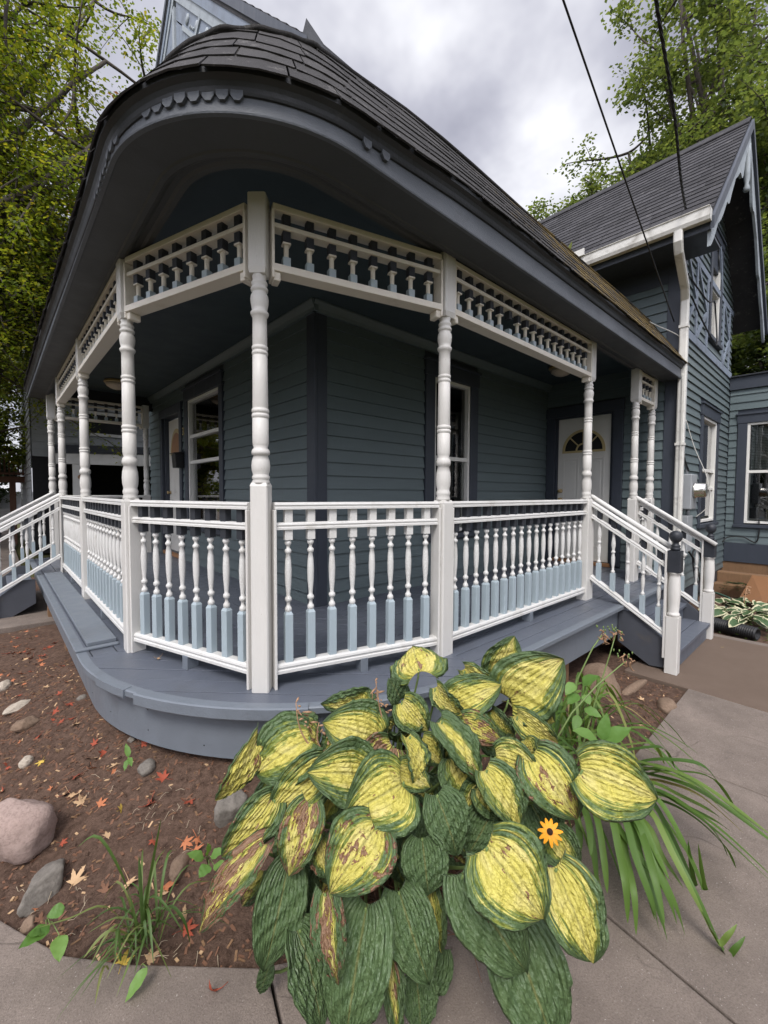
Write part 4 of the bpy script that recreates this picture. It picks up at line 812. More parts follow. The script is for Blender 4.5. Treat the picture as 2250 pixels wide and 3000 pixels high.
# ---------------------------------------------------------------- steps
def newel(b0, x, y, z0, ztop):
    """square foot, vase shaft, black block and ball; heights follow the side steps"""
    b = MB(); c = (x, y); h = .047; chamfer(b, c, h, z0, -.02, 0); b.lathe([(-.02, .040), (-.005, .046), (.004, .046), (.012, .040), (.02, .037), (.10, .043), (.20, .046), (.31, .041), (.335, .037), (.342, .045), (.352, .046), (.358, .040)], (x, y, 0), 20, 0)
    k = MB(); chamfer(k, c, .048, .356, .535, 0); k.lathe([(.535, .030), (.548, .036), (.556, .036), (.562, .028), (.572, .034), (.580, .033), (.588, .022), (.606, .022), (.614, .034), (.632, .044), (.650, .048), (.668, .047), (.684, .040), (.696, .026), (.702, .008)], (x, y, 0), 20, 0)
    return b, k
def stair_baluster(b, p, z0, z1):
    h = .019; c = (p[0], p[1]); L2 = z1 - z0
    zb, zt = z0 + .165, z0 + .575
    chamfer(b, c, h, z0, zb, 2, .002); chamfer(b, c, h, zt, max(z1, zt + .03), 1, .002)
    f = lambda t: zb + t * (zt - zb)
    b.lathe([(f(0), .012), (f(.015), .0155), (f(.04), .0175), (f(.06), .014), (f(.075), .009), (f(.14), .011), (f(.26), .0165), (f(.36), .0165), (f(.43), .011), (f(.455), .012), (f(.465), .0175), (f(.495), .0175), (f(.505), .012), (f(.54), .0125), (f(.63), .0185), (f(.70), .0175), (f(.82), .0115), (f(.90), .010), (f(.93), .011), (f(.945), .0165), (f(.975), .0175), (f(1), .012)], (p[0], p[1], 0), 12, 0)
def stairs(name, label, O, D, A, width, run, n_bal, far_first):
    """O: floor-level corner at the near post, D: outwards, A: along the porch edge"""
    t = thing(name, label, 'steps', tuple(O + D * .4 + Z * GZ)); Pt = lambda d, a, z: O + D * d + A * a + Z * z
    q = lambda d0, d1, a0, a1, z0, z1, b: b.hexa([Pt(d0, a0, z0), Pt(d1, a0, z0), Pt(d1, a1, z0), Pt(d0, a1, z0), Pt(d0, a0, z1), Pt(d1, a0, z1), Pt(d1, a1, z1), Pt(d0, a1, z1)])
    e0 = .315
    for i, (d0, z) in enumerate(((e0, -.165), (e0 + run, -.33))):
        b = MB(); q(d0 - .02, d0 + run * .5, .03, width - .03, z - .035, z, b); q(d0 + run * .5 + .005, d0 + run + .02, .03, width - .03, z - .035, z, b); b.build('tread', 'slate_step', t, bev=.004)
        b = MB(); q(d0 + run - .03, d0 + run - .008, .05, width - .05, z - .19, z - .036, b); b.build('riser', 'slate_step', t)
    for a0 in (.0, width - .035):
        b = MB(); poly = [(e0 - .02, .0 - .05), (e0 + .10, -.05), (e0 + run * 2 + .03, -.33), (e0 + run * 2 + .03, GZ + .03), (e0 + run * 2 - .18, GZ + .01), (e0 - .02, -.34)]
        b.prism(poly, lambda d, z, k: Pt(d, a0 + k, z), 0, .035); b.build('stringer', 'stringer_paint', t, bev=.003)
    nd = .722
    for a in (.0, width):
        b, k = newel(None, *Pt(nd, a, 0)[:2], GZ - .0, .7); o = b.build('newel_post', 'white_paint', t); k.build('finial', 'charcoal_paint', o)
        r = MB(); s0 = .045; 
        sl = (.545 - .945) / (nd - .0)
        z_at = lambda d, z: z + (d - s0) * -.64
        r.bar(Pt(s0, a, .915), Pt(nd - .055, a, z_at(nd - .055, .915)), .062, .040, 0, prof=TOPR)
        o = r.build('railing', 'white_rail', t)
        for z_, w_, h_ in ((.80, .052, .034), (.22, .058, .040)): r = MB(); r.bar(Pt(s0, a, z_), Pt(nd - .055, a, z_at(nd - .055, z_)), w_, h_, 0, prof=TOPR); r.build('lower_rail', 'white_rail', o)
        n = MB(); n.bar(Pt(s0 - .006, a, .0), Pt(s0 - .006, a, .94), .016, .085, 0, side=D); n.build('nailer', 'white_paint', o, bev=.003); n = MB(); n.bar(Pt(nd - .056, a, -.38), Pt(nd - .056, a, .53), .018, .085, 0, side=D); n.build('nailer', 'white_paint', o, bev=.003)
        hr = MB(); aa = a + (.055 if a == 0 else -.055); hr.tube([Pt(.0, aa, .985), Pt(.02, aa, .978), Pt(nd + .06, aa, z_at(nd + .06, .962))], .021, 12); hr.build('handrail', 'white_rail', o)
        for i in range(n_bal):
            d = s0 + (nd - .055 - s0) * (i + .55) / n_bal; p = Pt(d, a, 0); b = MB(); stair_baluster(b, p, z_at(d, .235), z_at(d, .90)); b.build('baluster', ['white_rail', 'charcoal_paint', 'pale_blue_paint'], o, p)
    return t
stairs('porch_steps', 'slate blue wooden steps with white railings and black ball newels beside the downspout', Vector((PP['P2'][0] + .045, PP['P2'][1], 0)), Vector((0, -1, 0)), Vector((1, 0, 0)), PP['P3'][0] - PP['P2'][0] + .02, .21, 5, True)
stairs('porch_steps', 'slate blue wooden steps by the maple tree with grey stringer over a concrete pad', Vector((PP['M3'][0], PP['M3'][1] - .04, 0)), Vector((-1, 0, 0)), Vector((0, 1, 0)), PP['M4'][1] - PP['M3'][1] + .04, .21, 5, True)
# ---------------------------------------------------------------- fittings on the house
def lettering(txt, size, name, mat, parent, M, th=.004):
    cu = bpy.data.curves.new(name, 'FONT'); cu.body = txt; cu.size = size; cu.extrude = th; cu.align_x = 'CENTER'; cu.align_y = 'CENTER'; cu.resolution_u = 3; cu.space_character = 1.12
    tmp = bpy.data.objects.new('tmp', cu); COL.objects.link(tmp); dg = bpy.context.evaluated_depsgraph_get(); me = bpy.data.meshes.new_from_object(tmp.evaluated_get(dg)); bpy.data.objects.remove(tmp)
    me.name = name; me.materials.clear(); me.materials.append(MATS[mat]); o = bpy.data.objects.new(name, me); COL.objects.link(o); o.parent = parent; L = M.copy(); L.translation = M.translation - wloc(parent); o.matrix_local = L; return o
def wall_M(p, right, up=Z):
    r = Vector(right).normalized(); n = r.cross(up); m = Matrix((r, up, n)).transposed().to_4x4(); m.translation = p; return m
hn = thing('house_number', 'brass numerals 1333 on the teal boards above the black mailbox', 'house number', (-.025, 3.47, 1.88))
lettering('1333', .155, 'numerals', 'fan_gold', hn, wall_M(Vector((-.028, 3.475, 1.885)), (0, -1, 0)))
lettering('2', .13, 'unit_number', 'black_metal', dfront, wall_M(Vector((.0585, 3.70, 1.60)), (0, -1, 0)), .002)
mb = thing('mailbox', 'black metal wall mailbox with a small white tag beside the front door', 'mailbox', (-.06, 3.47, 1.45))
b = MB(); b.prism([(-.03, 1.36), (-.14, 1.36), (-.155, 1.56), (-.03, 1.585)], lambda a, z, t: Vector((a, t, z)), 3.395, 3.57); b.build('box', 'black_metal', mb, bev=.005)
b = MB(); b.hexa([(-.02, 3.385, 1.588), (-.175, 3.385, 1.562), (-.175, 3.58, 1.562), (-.02, 3.58, 1.588), (-.02, 3.385, 1.600), (-.175, 3.385, 1.572), (-.175, 3.58, 1.572), (-.02, 3.58, 1.600)]); b.build('lid', 'black_metal', mb, bev=.002)
b = MB(); b.hexa([(-.1475, 3.43, 1.50), (-.1495, 3.43, 1.50), (-.1495, 3.47, 1.50), (-.1475, 3.47, 1.50), (-.1515, 3.43, 1.545), (-.1535, 3.43, 1.545), (-.1535, 3.47, 1.545), (-.1515, 3.47, 1.545)]); b.build('tag', 'door_white', mb)
for (x, y), lab in (((-.72, 4.15), 'round glass ceiling lamp under the porch near the front door'), ((3.3, -.62), 'dim round glass ceiling lamp under the porch near the side door')):
    t = thing('ceiling_lamp', lab, 'lamp', (x, y, 2.55)); b = MB(); b.lathe([(2.63, .155), (2.60, .16), (2.588, .15)][::-1], (x, y, 0), 24); b.build('lamp_rim', 'brass', t)
    b = MB(); b.lathe([(2.50, .004), (2.505, .035), (2.52, .08), (2.55, .125), (2.588, .148)], (x, y, 0), 24); b.build('lamp_shade', 'lamp_glass', t)
em = thing('electric_meter', 'grey electric meter box with a chrome glass drum beside the downspout', 'meter', (4.42, -1.70, 1.0))
b = MB(); b.box((4.28, -1.83, .82), (4.56, -1.70, 1.26)); b.build('box', 'meter_grey', em, bev=.012)
b = MB(); b.box((4.30, -1.80, .28), (4.54, -1.70, .74)); b.build('lower_box', 'meter_grey', em, bev=.01)
b = MB(); b.lathe([(0, .098), (.02, .098), (.025, .09), (.11, .088), (.125, .08), (.13, 0)], (4.42, -1.83, 1.06), 24, axis=(0, -1, 0)); b.build('meter_drum', 'meter_chrome', em)
b = MB(); b.tube([(4.36, -1.76, 1.26), (4.36, -1.755, 1.34), (4.34, -1.73, 1.42), (4.32, -1.72, 1.55), (4.32, -1.72, 3.30)], .018, 8); b.tube([(4.46, -1.76, .82), (4.46, -1.76, .74)], .022, 8); b.build('conduit', 'meter_grey', em)
# cables
def cable(name, label, pts, r, mat='cable_black', sub=10):
    P = []
    for i in range(len(pts) - 1):
        a, b_, c, d = (Vector(pts[max(0, min(len(pts) - 1, i + k))]) for k in (-1, 0, 1, 2))
        for t in np.linspace(0, 1, sub, endpoint=False): t2, t3 = t * t, t * t * t; P.append(.5 * ((2 * b_) + (c - a) * t + (2 * a - 5 * b_ + 4 * c - d) * t2 + (3 * b_ - a - 3 * c + d) * t3))
    P.append(Vector(pts[-1])); b = MB(); b.tube(P, r, 6); return tag(b.build(name, mat, None, pts[0]), label, 'cable')
def pole_line(px, E, t0=.9, sag=.10):
    d = CF + CR * ((px[0] - 1125) / 1247.4) - CU * ((px[1] - 1500) / 1247.4); A = CAM + d * t0 * 3.0; E = Vector(E); far = A + (A - E) * 3.2; n = 24
    return [far.lerp(E, i / n) for i in range(n + 1)]
l1 = pole_line((1650, 0), (4.06, -1.64, 3.10)); l2 = pole_line((1927, 0), (3.48, -1.86, 4.06))
cable('overhead_wire', 'thin straight black overhead wire ending on the clapboards by the downspout', l1, .007, sub=2)
tw = MB()
for ph in (0, 2.1, 4.2):
    pts = []
    for i in range(len(l2) - 1):
        for k in range(26):
            q = (i + k / 26) * 26 * .36; p = l2[i].lerp(l2[i + 1], k / 26); pts.append(p + CR * (.008 * math.cos(q + ph)) + CU * (.008 * math.sin(q + ph)) + CR * (.010 * math.sin(i * 1.3 + k * .05)))
    tw.tube(pts, .0065, 5)
tag(tw.build('service_drop', 'cable_black', None, l2[-1]), 'thick twisted black power line reaching the white gutter', 'cable')
cable('cable_loop', 'black cable drooping in loops across the stick work of the wing gable', [(4.33, -1.75, 3.45), (4.55, -1.80, 3.25), (5.0, -1.84, 3.08), (5.45, -1.82, 3.12), (5.62, -1.76, 3.62), (5.3, -1.80, 3.66), (4.8, -1.83, 3.50), (4.45, -1.78, 3.58), (4.34, -1.74, 3.66)], .010)
cable('wall_cable', 'black cable running down the wing wall close beside the downspout', [(4.24, -1.73, 3.7), (4.23, -1.735, 2.9), (4.25, -1.735, 1.9), (4.28, -1.74, 1.5), (4.35, -1.78, 1.3)], .010)
cable('wall_cable', 'thin white cable sagging from the wing wall over the meter drum', [(4.40, -1.72, 1.95), (4.50, -1.80, 1.6), (4.55, -1.93, 1.22), (4.52, -1.97, .9), (4.50, -1.84, .72)], .005, 'cable_white')
cable('wall_cable', 'thin white cable pinned along the near edge of the downspout', [(WU - .125, -1.755, 2.45), (WU - .13, -1.76, 1.8), (WU - .125, -1.757, 1.0), (WU - .13, -1.76, .3), (WU - .12, -1.75, -.3)], .005, 'cable_white')
cable('roof_cable', 'loose white wire tangled on the shingles at the end of the porch roof', [(3.45, -1.28, 3.22), (3.7, -1.32, 3.26), (3.9, -1.42, 3.12), (4.05, -1.62, 2.98), (4.09, -1.70, 2.90), (4.08, -1.72, 2.75)], .006, 'cable_white')
cable('wall_cable', 'dark cable curling over the low boards below the annexe window', [(7.1, -1.71, .20), (7.20, -1.76, .28), (7.22, -1.95, .30), (7.225, -2.12, .22), (7.225, -2.16, .40), (7.225, -2.15, .60)], .010)
cable('cable_tangle', 'tangle of dark cables hanging under the lower meter box', [(4.5, -1.76, .30), (4.7, -1.82, .1), (4.85, -1.86, -.2), (5.05, -1.84, -.1), (4.95, -1.80, .25), (4.7, -1.78, .2), (4.8, -1.84, -.3), (5.3, -1.85, -.42)], .012)
# yard objects by the side steps
b = MB(); pr = [];  n = 44
for i in range(n): pr += [(i * .020, .072), (i * .020 + .007, .072), (i * .020 + .010, .060), (i * .020 + .017, .060)]
b.lathe([(z, r) for z, r in pr] + [(pr[-1][0], .052), (.0, .052)], (4.02, -1.72, GZ + .05), 20, axis=(-.30, -.95, 0)); tag(b.build('drain_pipe', 'plastic_black', None, (4.02, -1.72, GZ)), 'black corrugated drain pipe lying behind the far newel post', 'pipe')
b = MB(); b.hexa([Vector(p) for p in ((5.22, -2.46, -.45), (5.46, -2.17, -.45), (6.12, -2.22, -.20), (6.05, -2.56, -.20), (5.22, -2.46, -.42), (5.46, -2.17, -.42), (6.12, -2.22, -.17), (6.05, -2.56, -.17))]); tag(b.build('plywood_ramp', 'plywood', None, (6.5, -2.9, -.4), bev=.006), 'orange brown wooden board leaning on the low timber edge', 'board')
b = MB(); b.box((6.15, -6, -.6), (6.32, -1.76, -.36)); b.box((6.33, -6, -.39), (6.50, -1.77, -.20)); tag(b.build('timber_edging', 'weathered_wood', None, (6.8, -3, -.5), bev=.015), 'stacked weathered timbers along the annexe foundation', 'timber')
b = MB(); b.tube([Vector(p) for p in ((5.9, -1.75, -.46), (5.75, -1.9, -.45), (5.55, -2.05, -.45), (5.2, -2.12, -.46), (4.9, -2.10, -.46), (4.6, -2.05, -.45))], .016, 8); tag(b.build('garden_hose', 'hose_green', None, (6.0, -2.3, -.46)), 'green garden hose lying by the timbers', 'hose')
b = MB(); b.lathe([(-.5, .055), (-.32, .075), (-.31, .082), (-.29, .082), (-.29, .07), (-.32, .06)], (-2.3, 5.25, .35), 16); 
# ---------------------------------------------------------------- stones
def rock(name, label, x, y, sx, sy, sz, rz, mat, sink=.35, tilt=0, seed=0, zz=None, blocky=.0):
    bm = bmesh.new(); bmesh.ops.create_icosphere(bm, subdivisions=4, radius=1); r2 = random.Random(seed); dirs = [Vector((r2.gauss(0, 1), r2.gauss(0, 1), r2.gauss(0, 1))).normalized() for _ in range(16)]; amp = [r2.uniform(.55, .92) for _ in dirs]; ph = [r2.uniform(0, 6) for _ in range(9)]
    for v in bm.verts:
        p = v.co.normalized(); k = 1.0
        for d, a in zip(dirs, amp):
            q = p.dot(d); lim = a if blocky else a + .15
            if q > 1e-3: k = min(k, lim / q + .02)
        k = k if blocky else 1 - (1 - k) * .5
        k += .05 * math.sin(3.1 * p.x + ph[4] + 2 * p.z) * math.sin(3.7 * p.y + ph[5]) + .03 * math.sin(4 * p.x + ph[0]) * math.sin(5 * p.y + ph[1]) + .015 * math.sin(11 * p.z + ph[2] + 6 * p.x) + .008 * math.sin(23 * p.x + ph[3] + 17 * p.y)
        v.co = Vector((p.x * sx, p.y * sy, p.z * sz)) * k
    me = bpy.data.meshes.new(name); bm.to_mesh(me); bm.free(); me.materials.append(MATS[mat]); me.polygons.foreach_set('use_smooth', [True] * len(me.polygons))
    o = bpy.data.objects.new(name, me); COL.objects.link(o); z = float(ground_h(x, y)) if zz is None else zz
    o.location = (x, y, z + sz * (1 - 2 * sink) * .9); o.rotation_euler = (tilt, tilt * .4, rz); return tag(o, label, 'stone', 'stones in the garden bed')
def gp(x, y, z=-.46):
    k = 2250 / 1659 / 1247.4; d = CF + CR * ((x - 829.5) * k) - CU * ((y - 1106) * k); t = (z - CAM.z) / d.z; return CAM + d * t
def rk(px, py, label, s, rz, mat, sink, seed, **k):
    p = gp(px, py); return rock('stone', label, p.x, p.y, *s, rz, mat, sink, seed=seed, **k)
rk(42, 1812, 'big angular pink granite boulder at the left end of the bed', (.150, .115, .150), 2.2, 'stone_pink', .22, 3, blocky=1)
rk(95, 1895, 'long grey rounded stone lying against the pink boulder', (.125, .062, .075), .75, 'stone_grey', .34, 5, blocky=1)
rk(318, 1700, 'round grey cobble in front of the curved skirt board', (.048, .040, .034), .9, 'stone_grey', .3, 8)
rk(388, 1868, 'oval tan stone behind the tuft of grass', (.062, .032, .034), .85, 'stone_brown', .36, 9)
rk(500, 1780, 'wide flat grey stone half hidden under the yellow hosta leaf', (.085, .065, .085), .6, 'stone_grey', .35, 12, blocky=1)
rk(58, 1662, 'small pale rounded stone above the pink boulder', (.038, .030, .032), .8, 'stone_pale', .3, 14)
rk(55, 1578, 'chunky rust brown stone beside the pale flat rock', (.085, .062, .052), .5, 'stone_brown', .3, 21, blocky=1)
rk(40, 1530, 'flat pale flagstone fragment on the dark soil', (.12, .065, .026), .75, 'stone_pale', .3, 25, blocky=1)
rk(10, 1484, 'smooth pale cobble at the left edge beyond the flagstone', (.055, .052, .045), .2, 'stone_pale', .35, 31, blocky=1)
rk(178, 1545, 'tiny grey pebble near the fallen red leaves', (.030, .026, .018), .2, 'stone_grey', .4, 33)
rk(62, 1962, 'small reddish brown stone below the long grey stone', (.036, .030, .024), .4, 'stone_brown', .35, 36, blocky=1)
rk(285, 1648, 'dark angular stone chip in the bare soil', (.024, .02, .022), .4, 'stone_grey', .35, 39, blocky=1)
rk(1295, 1470, 'big grey boulder in the shade below the deck edge', (.20, .14, .17), .7, 'stone_brown', .4, 41, zz=-.53)
rk(1440, 1510, 'flattish mossy stone beside the corner of the walkway', (.105, .065, .05), .2, 'stone_brown', .4, 44)
rk(1372, 1470, 'tan stone edging under the stringer of the side steps', (.22, .035, .04), -.1, 'stone_brown', .45, 47)
rk(1300, 1562, 'thumb sized pebble beside the daylily seed stalks', (.022, .018, .018), .3, 'stone_grey', .3, 48)
# ---------------------------------------------------------------- fallen leaves
def maple_shape():
    pts = []; lobes = [(0, 1.0), (50, .86), (-50, .86), (108, .55), (-108, .55)]
    for ang, L_ in sorted(lobes, key=lambda q: -q[0]):
        for da, k in ((16, .52), (11, .74), (8, .70), (0, 1), (-8, .70), (-11, .74), (-16, .52)): a = R(ang + da + 90); pts.append((math.cos(a) * L_ * k, math.sin(a) * L_ * k))
        a = R(ang - 25 + 90); pts.append((math.cos(a) * .33, math.sin(a) * .33))
    return pts
def fallen_mesh(seed):
    r2 = random.Random(seed); P = maple_shape(); b = MB(); c1, c2, fa = r2.uniform(.2, 1.1), r2.uniform(-.7, .7), r2.uniform(0, 6)
    f = lambda x, y: Vector((x, y, .5 * c1 * (x * math.cos(fa) + y * math.sin(fa)) ** 2 + c2 * .4 * x * y + .05 * math.sin(5 * x + seed) + .04))
    n = len(P); mids = [(x * .5, y * .5) for x, y in P]
    b.add([f(0, 0)] + [f(*p) for p in mids] + [f(*p) for p in P], [(0, 1 + i, 1 + (i + 1) % n) for i in range(n)] + [(1 + i, n + 1 + i, n + 1 + (i + 1) % n, 1 + (i + 1) % n) for i in range(n)], 0, True)
    st = [f(0, -.1), f(.03, -.6) + Z * .05, f(.09, -1.0) + Z * .1]; b.tube(st, [.03, .02, .02], 4)
    return b
LC = [('dead_red', 'crumpled red maple leaf lying on the dark soil'), ('dead_orange', 'orange maple leaf fallen on the dark soil'), ('dead_tan', 'pale tan dry maple leaf on the dark soil'), ('dead_brown', 'curled brown dead leaf on the dark soil'), ('dead_yellow', 'yellow fallen maple leaf')]
protos = {}
for mi, (mn, lab) in enumerate(LC):
    for k in range(3): 
        o = fallen_mesh(mi * 7 + k).build('fallen_leaf', mn, None, (0, 0, 0), recalc=False); protos[(mi, k)] = o
def drop(mi, x, y, size, z=None, label=None, tilt=.38):
    o = protos[(mi, rng.randrange(3))].copy(); COL.objects.link(o); zz = float(ground_h(x, y)) if z is None else z
    o.location = (x, y, zz + .004); s = size; o.scale = (s, s * rng.uniform(.75, 1.05), s * rng.uniform(.8, 1.6)); o.rotation_euler = (rng.gauss(0, tilt), rng.gauss(0, tilt), rng.uniform(0, 6.28))
    return tag(o, label or LC[mi][1], 'leaf', 'fallen leaves on the soil' if label is None else None)
hand = [(100, 1498, 2), (40, 1502, 0), (118, 1558, 0), (150, 1548, 0), (130, 1580, 0), (165, 1592, 2), (85, 1600, 0), (125, 1640, 2), (90, 1655, 4), (205, 1640, 0), (225, 1655, 0), (200, 1680, 1), (310, 1650, 0), (245, 1690, 1), (165, 1690, 0), (155, 1725, 2), (175, 1740, 2), (215, 1745, 1), (355, 1710, 0), (260, 1755, 4), (250, 1680, 2), (330, 1745, 0), (320, 1755, 0), (410, 1755, 0), (230, 1800, 2), (330, 1818, 0), (400, 1820, 1), (425, 1818, 1), (422, 1835, 1), (360, 1890, 1), (345, 1900, 2), (395, 1940, 2), (455, 1940, 0), (470, 1925, 0), (400, 1960, 0), (395, 2050, 2), (485, 2055, 0), (500, 2050, 0), (320, 2020, 2), (280, 1880, 2), (160, 1870, 2), (130, 1980, 4), (70, 1420, 0), (30, 1440, 3), (90, 1430, 1), (15, 1400, 0), (60, 1395, 0), (45, 1405, 1), (120, 1390, 0), (105, 1400, 0), (145, 1500, 1), (110, 1470, 1), (130, 1520, 0), (135, 1450, 0)]
for x, y, mi in hand:
    p = gp(x, y, -.44); drop(mi, p.x, p.y, rng.uniform(.034, .056))
for i in range(120):
    if i < 62: x, y = rng.triangular(-2.5, -1.74, -1.80), rng.triangular(.2, 3.6, 1.6)
    elif i < 100: x, y = rng.uniform(-2.15, -1.1), rng.uniform(-1.75, .3)
    else: x, y = rng.uniform(.2, 1.8), rng.uniform(-2.3, -1.7)
    if math.hypot(min(x, 0), min(y + .08, 0)) < 1.74 and y < 0 or (y >= 0 and x > -1.72 and x < 0): continue
    drop(rng.choice((0, 0, 1, 1, 2, 3, 3)), x, y, rng.uniform(.020, .042))
p = gp(265, 2085, GZ); drop(4, p.x, p.y, .046, GZ + .004, 'yellow orange maple leaf lying on the concrete at the edge of the bed', .1)
p = gp(462, 2150, GZ); drop(0, p.x, p.y, .042, GZ + .006, 'curled red orange leaf standing on the bare concrete', .5)
p = gp(342, 1425, .0); drop(2, p.x, p.y, .034, .003, 'pale tan leaf resting on the slate blue deck', .06)
for x, y in ((1755, 0), ): pass
for (x, y, mi, lab) in ((1440, 1425, 2, 'tiny tan leaf on the brown stained concrete by the newel'), (1560, 1400, 4, 'tiny yellow leaf on the brown stained concrete farther from the newel')):
    p = gp(x, y, GZ); drop(mi, p.x, p.y, .018, GZ + .003, lab, .1)
for o in protos.values(): bpy.data.objects.remove(o)
# mulch chips, twigs and straw nobody could count
b = MB()
for i in range(6500):
    x, y = (rng.uniform(-2.6, -.6), rng.uniform(-2.3, 1.2)) if i < 5000 else (rng.uniform(-.2, 1.85), rng.uniform(-2.34, -1.7)) if i < 5800 else (rng.uniform(-3, -1.7), rng.uniform(1, 4.5))
    dd = rng.random(); l, w, h = rng.uniform(.004, .016), rng.uniform(.0018, .005), rng.uniform(.001, .004); a = rng.uniform(0, 6.28)
    z = float(ground_h(x, y)); ca_, sa_ = math.cos(a), math.sin(a); tl = rng.uniform(-.4, .4)
    b.hexa([(x + ca_ * sx * l - sa_ * sy * w, y + sa_ * sx * l + ca_ * sy * w, z + h * k + sx * tl * l) for k in (0, 1) for sx, sy in ((-1, -1), (1, -1), (1, 1), (-1, 1))], 0 if rng.random() < .72 else 1 if rng.random() < .7 else 2)
o = b.build('mulch', ['dead_brown', 'weathered_wood', 'dead_tan'], None, (-1.5, -.8, -.45), recalc=False); o['kind'] = 'stuff'
b = MB()
for i in range(46):
    x, y = (lambda p: (p.x + rng.gauss(0, .07), p.y + rng.gauss(0, .07)))(gp(*rng.choice(((330, 1770), (370, 1790), (400, 1800), (120, 1900), (340, 2040), (470, 2050), (220, 1700), (900, 2120))), -.44)); a = rng.uniform(0, 6.28); l = rng.uniform(.03, .10); c = rng.uniform(-.7, .7); pts = []
    for k in range(6): t = k / 5 - .5; pts.append((x + math.cos(a + c * t) * l * t, y + math.sin(a + c * t) * l * t, float(ground_h(x, y)) + .006 + .01 * math.sin(k * 1.3 + i)))
    b.tube(pts, .0010, 4)
o = b.build('straw_litter', 'straw', None, (-1.7, -1.3, -.45), recalc=False); o['kind'] = 'stuff'
b = MB()
for i in range(2600):
    x, y = (rng.uniform(-2.6, -.6), rng.uniform(-2.3, 1.2)) if i < 1900 else (rng.uniform(-.2, 1.85), rng.uniform(-2.34, -1.7)); r_ = .003 + .010 * rng.random() ** 3; z = float(ground_h(x, y)) + r_ * .3
    q_ = [Vector((x, y, z)) + Vector(d_) * r_ * rng.uniform(.6, 1.2) for d_ in ((1, 0, 0), (0, 1, 0), (-1, 0, 0), (0, -1, 0), (.2, .1, .8), (0, 0, -.6))]; b.add(q_, [(0, 1, 4), (1, 2, 4), (2, 3, 4), (3, 0, 4), (1, 0, 5), (2, 1, 5), (3, 2, 5), (0, 3, 5)], 0)
o = b.build('soil_clods', 'soil', None, (-1.5, -.8, -.45), recalc=False); o['kind'] = 'stuff'
# ---------------------------------------------------------------- hosta
def hosta_leaf(B, T, Wd, roll=0, cup=.25, bend=.18, yel=.55, brn=.3, seed=0, nu=34, nv=22, heart=.16, rip=1.0, fold=0., mat='hosta_leaf', parent=None, curl=.0, view=None):
    B, T = Vector(B), Vector(T); ch = T - B; Ln = ch.length; x = ch.normalized(); vw = ((view or CAM) - (B + T) / 2).normalized()
    wd = x.cross(vw); wd = wd.normalized() if wd.length > 1e-3 else Vector((1, 0, 0)); nn = wd.cross(x).normalized()
    if nn.dot(vw) < 0: nn = -nn; 
    rot = Matrix.Rotation(roll, 3, x); wd = rot @ wd; nn = rot @ nn
    r2 = random.Random(seed); ph = [r2.uniform(0, 6.28) for _ in range(8)]; vs, uv = [], []; H = Wd / 2
    for i in range(nu + 1):
        s = i / nu
        prof = (math.sin(math.pi * min(s, 1) ** .66) ** .64 if 0 < s < 1 else 0) ; prof = max(prof, .55 * (1 - s / .10) ** .5 if s < .10 else 0, .0); tip = 1 if s < .86 else 1 - ((s - .86) / .14) ** 2 * .35; prof *= tip
        for j in range(nv + 1):
            c = j / nv * 2 - 1; ac = abs(c); lx = s * Ln - heart * Ln * (ac ** 1.6) * (1 - s) ** 2.6; ly = c * H * prof * 1.06
            env = min(1, s * 5) * min(1, (1 - s) * 4)
            h = -bend * Ln * (2 * s - 1) ** 2 + bend * Ln * .35 + cup * H * (ac ** 1.8) * prof - fold * H * 0 + fold * H * ac * prof
            h += .0042 * rip * math.sin(c * 22 + ph[0] * .1) * env * (.35 + .65 * ac)
            h += .0046 * rip * env * (math.sin(s * 47 + 6 * ac + ph[1]) * math.sin(c * 19 + ph[2]) + .7 * math.sin(s * 29 + ph[3] - 9 * c))
            h += .11 * H * ac ** 3 * (math.sin(s * 9 + ph[4] + (2 if c > 0 else 0)) + .6 * math.sin(s * 15 + ph[5] * (1 if c > 0 else 2)))
            h -= curl * H * max(0, ac - .55) ** 1.2 * 2.2
            h -= .012 * Ln * math.exp(-(c / .06) ** 2)
            vs.append(B + x * lx + wd * ly + nn * h); uv.append((s, c * .5 + .5))
    b = MB(); n = nv + 1; b.add(vs, [(i * n + j, i * n + j + 1, (i + 1) * n + j + 1, (i + 1) * n + j) for i in range(nu) for j in range(nv)], 0, True)
    o = b.build('leaf', mat, parent, B, recalc=False, uv=uv, attrs={'yel': yel, 'brn': brn, 'seed': seed * 3.7}); md = o.modifiers.new('s', 'SOLIDIFY'); md.thickness = .0012
    return o
hs = thing('hosta', 'large hosta with corrugated green and yellow leaves scorched brown in front of the porch corner', 'plant', (-.98, -1.98, GZ))
CROWN = Vector((-.92, -1.90, -.47))
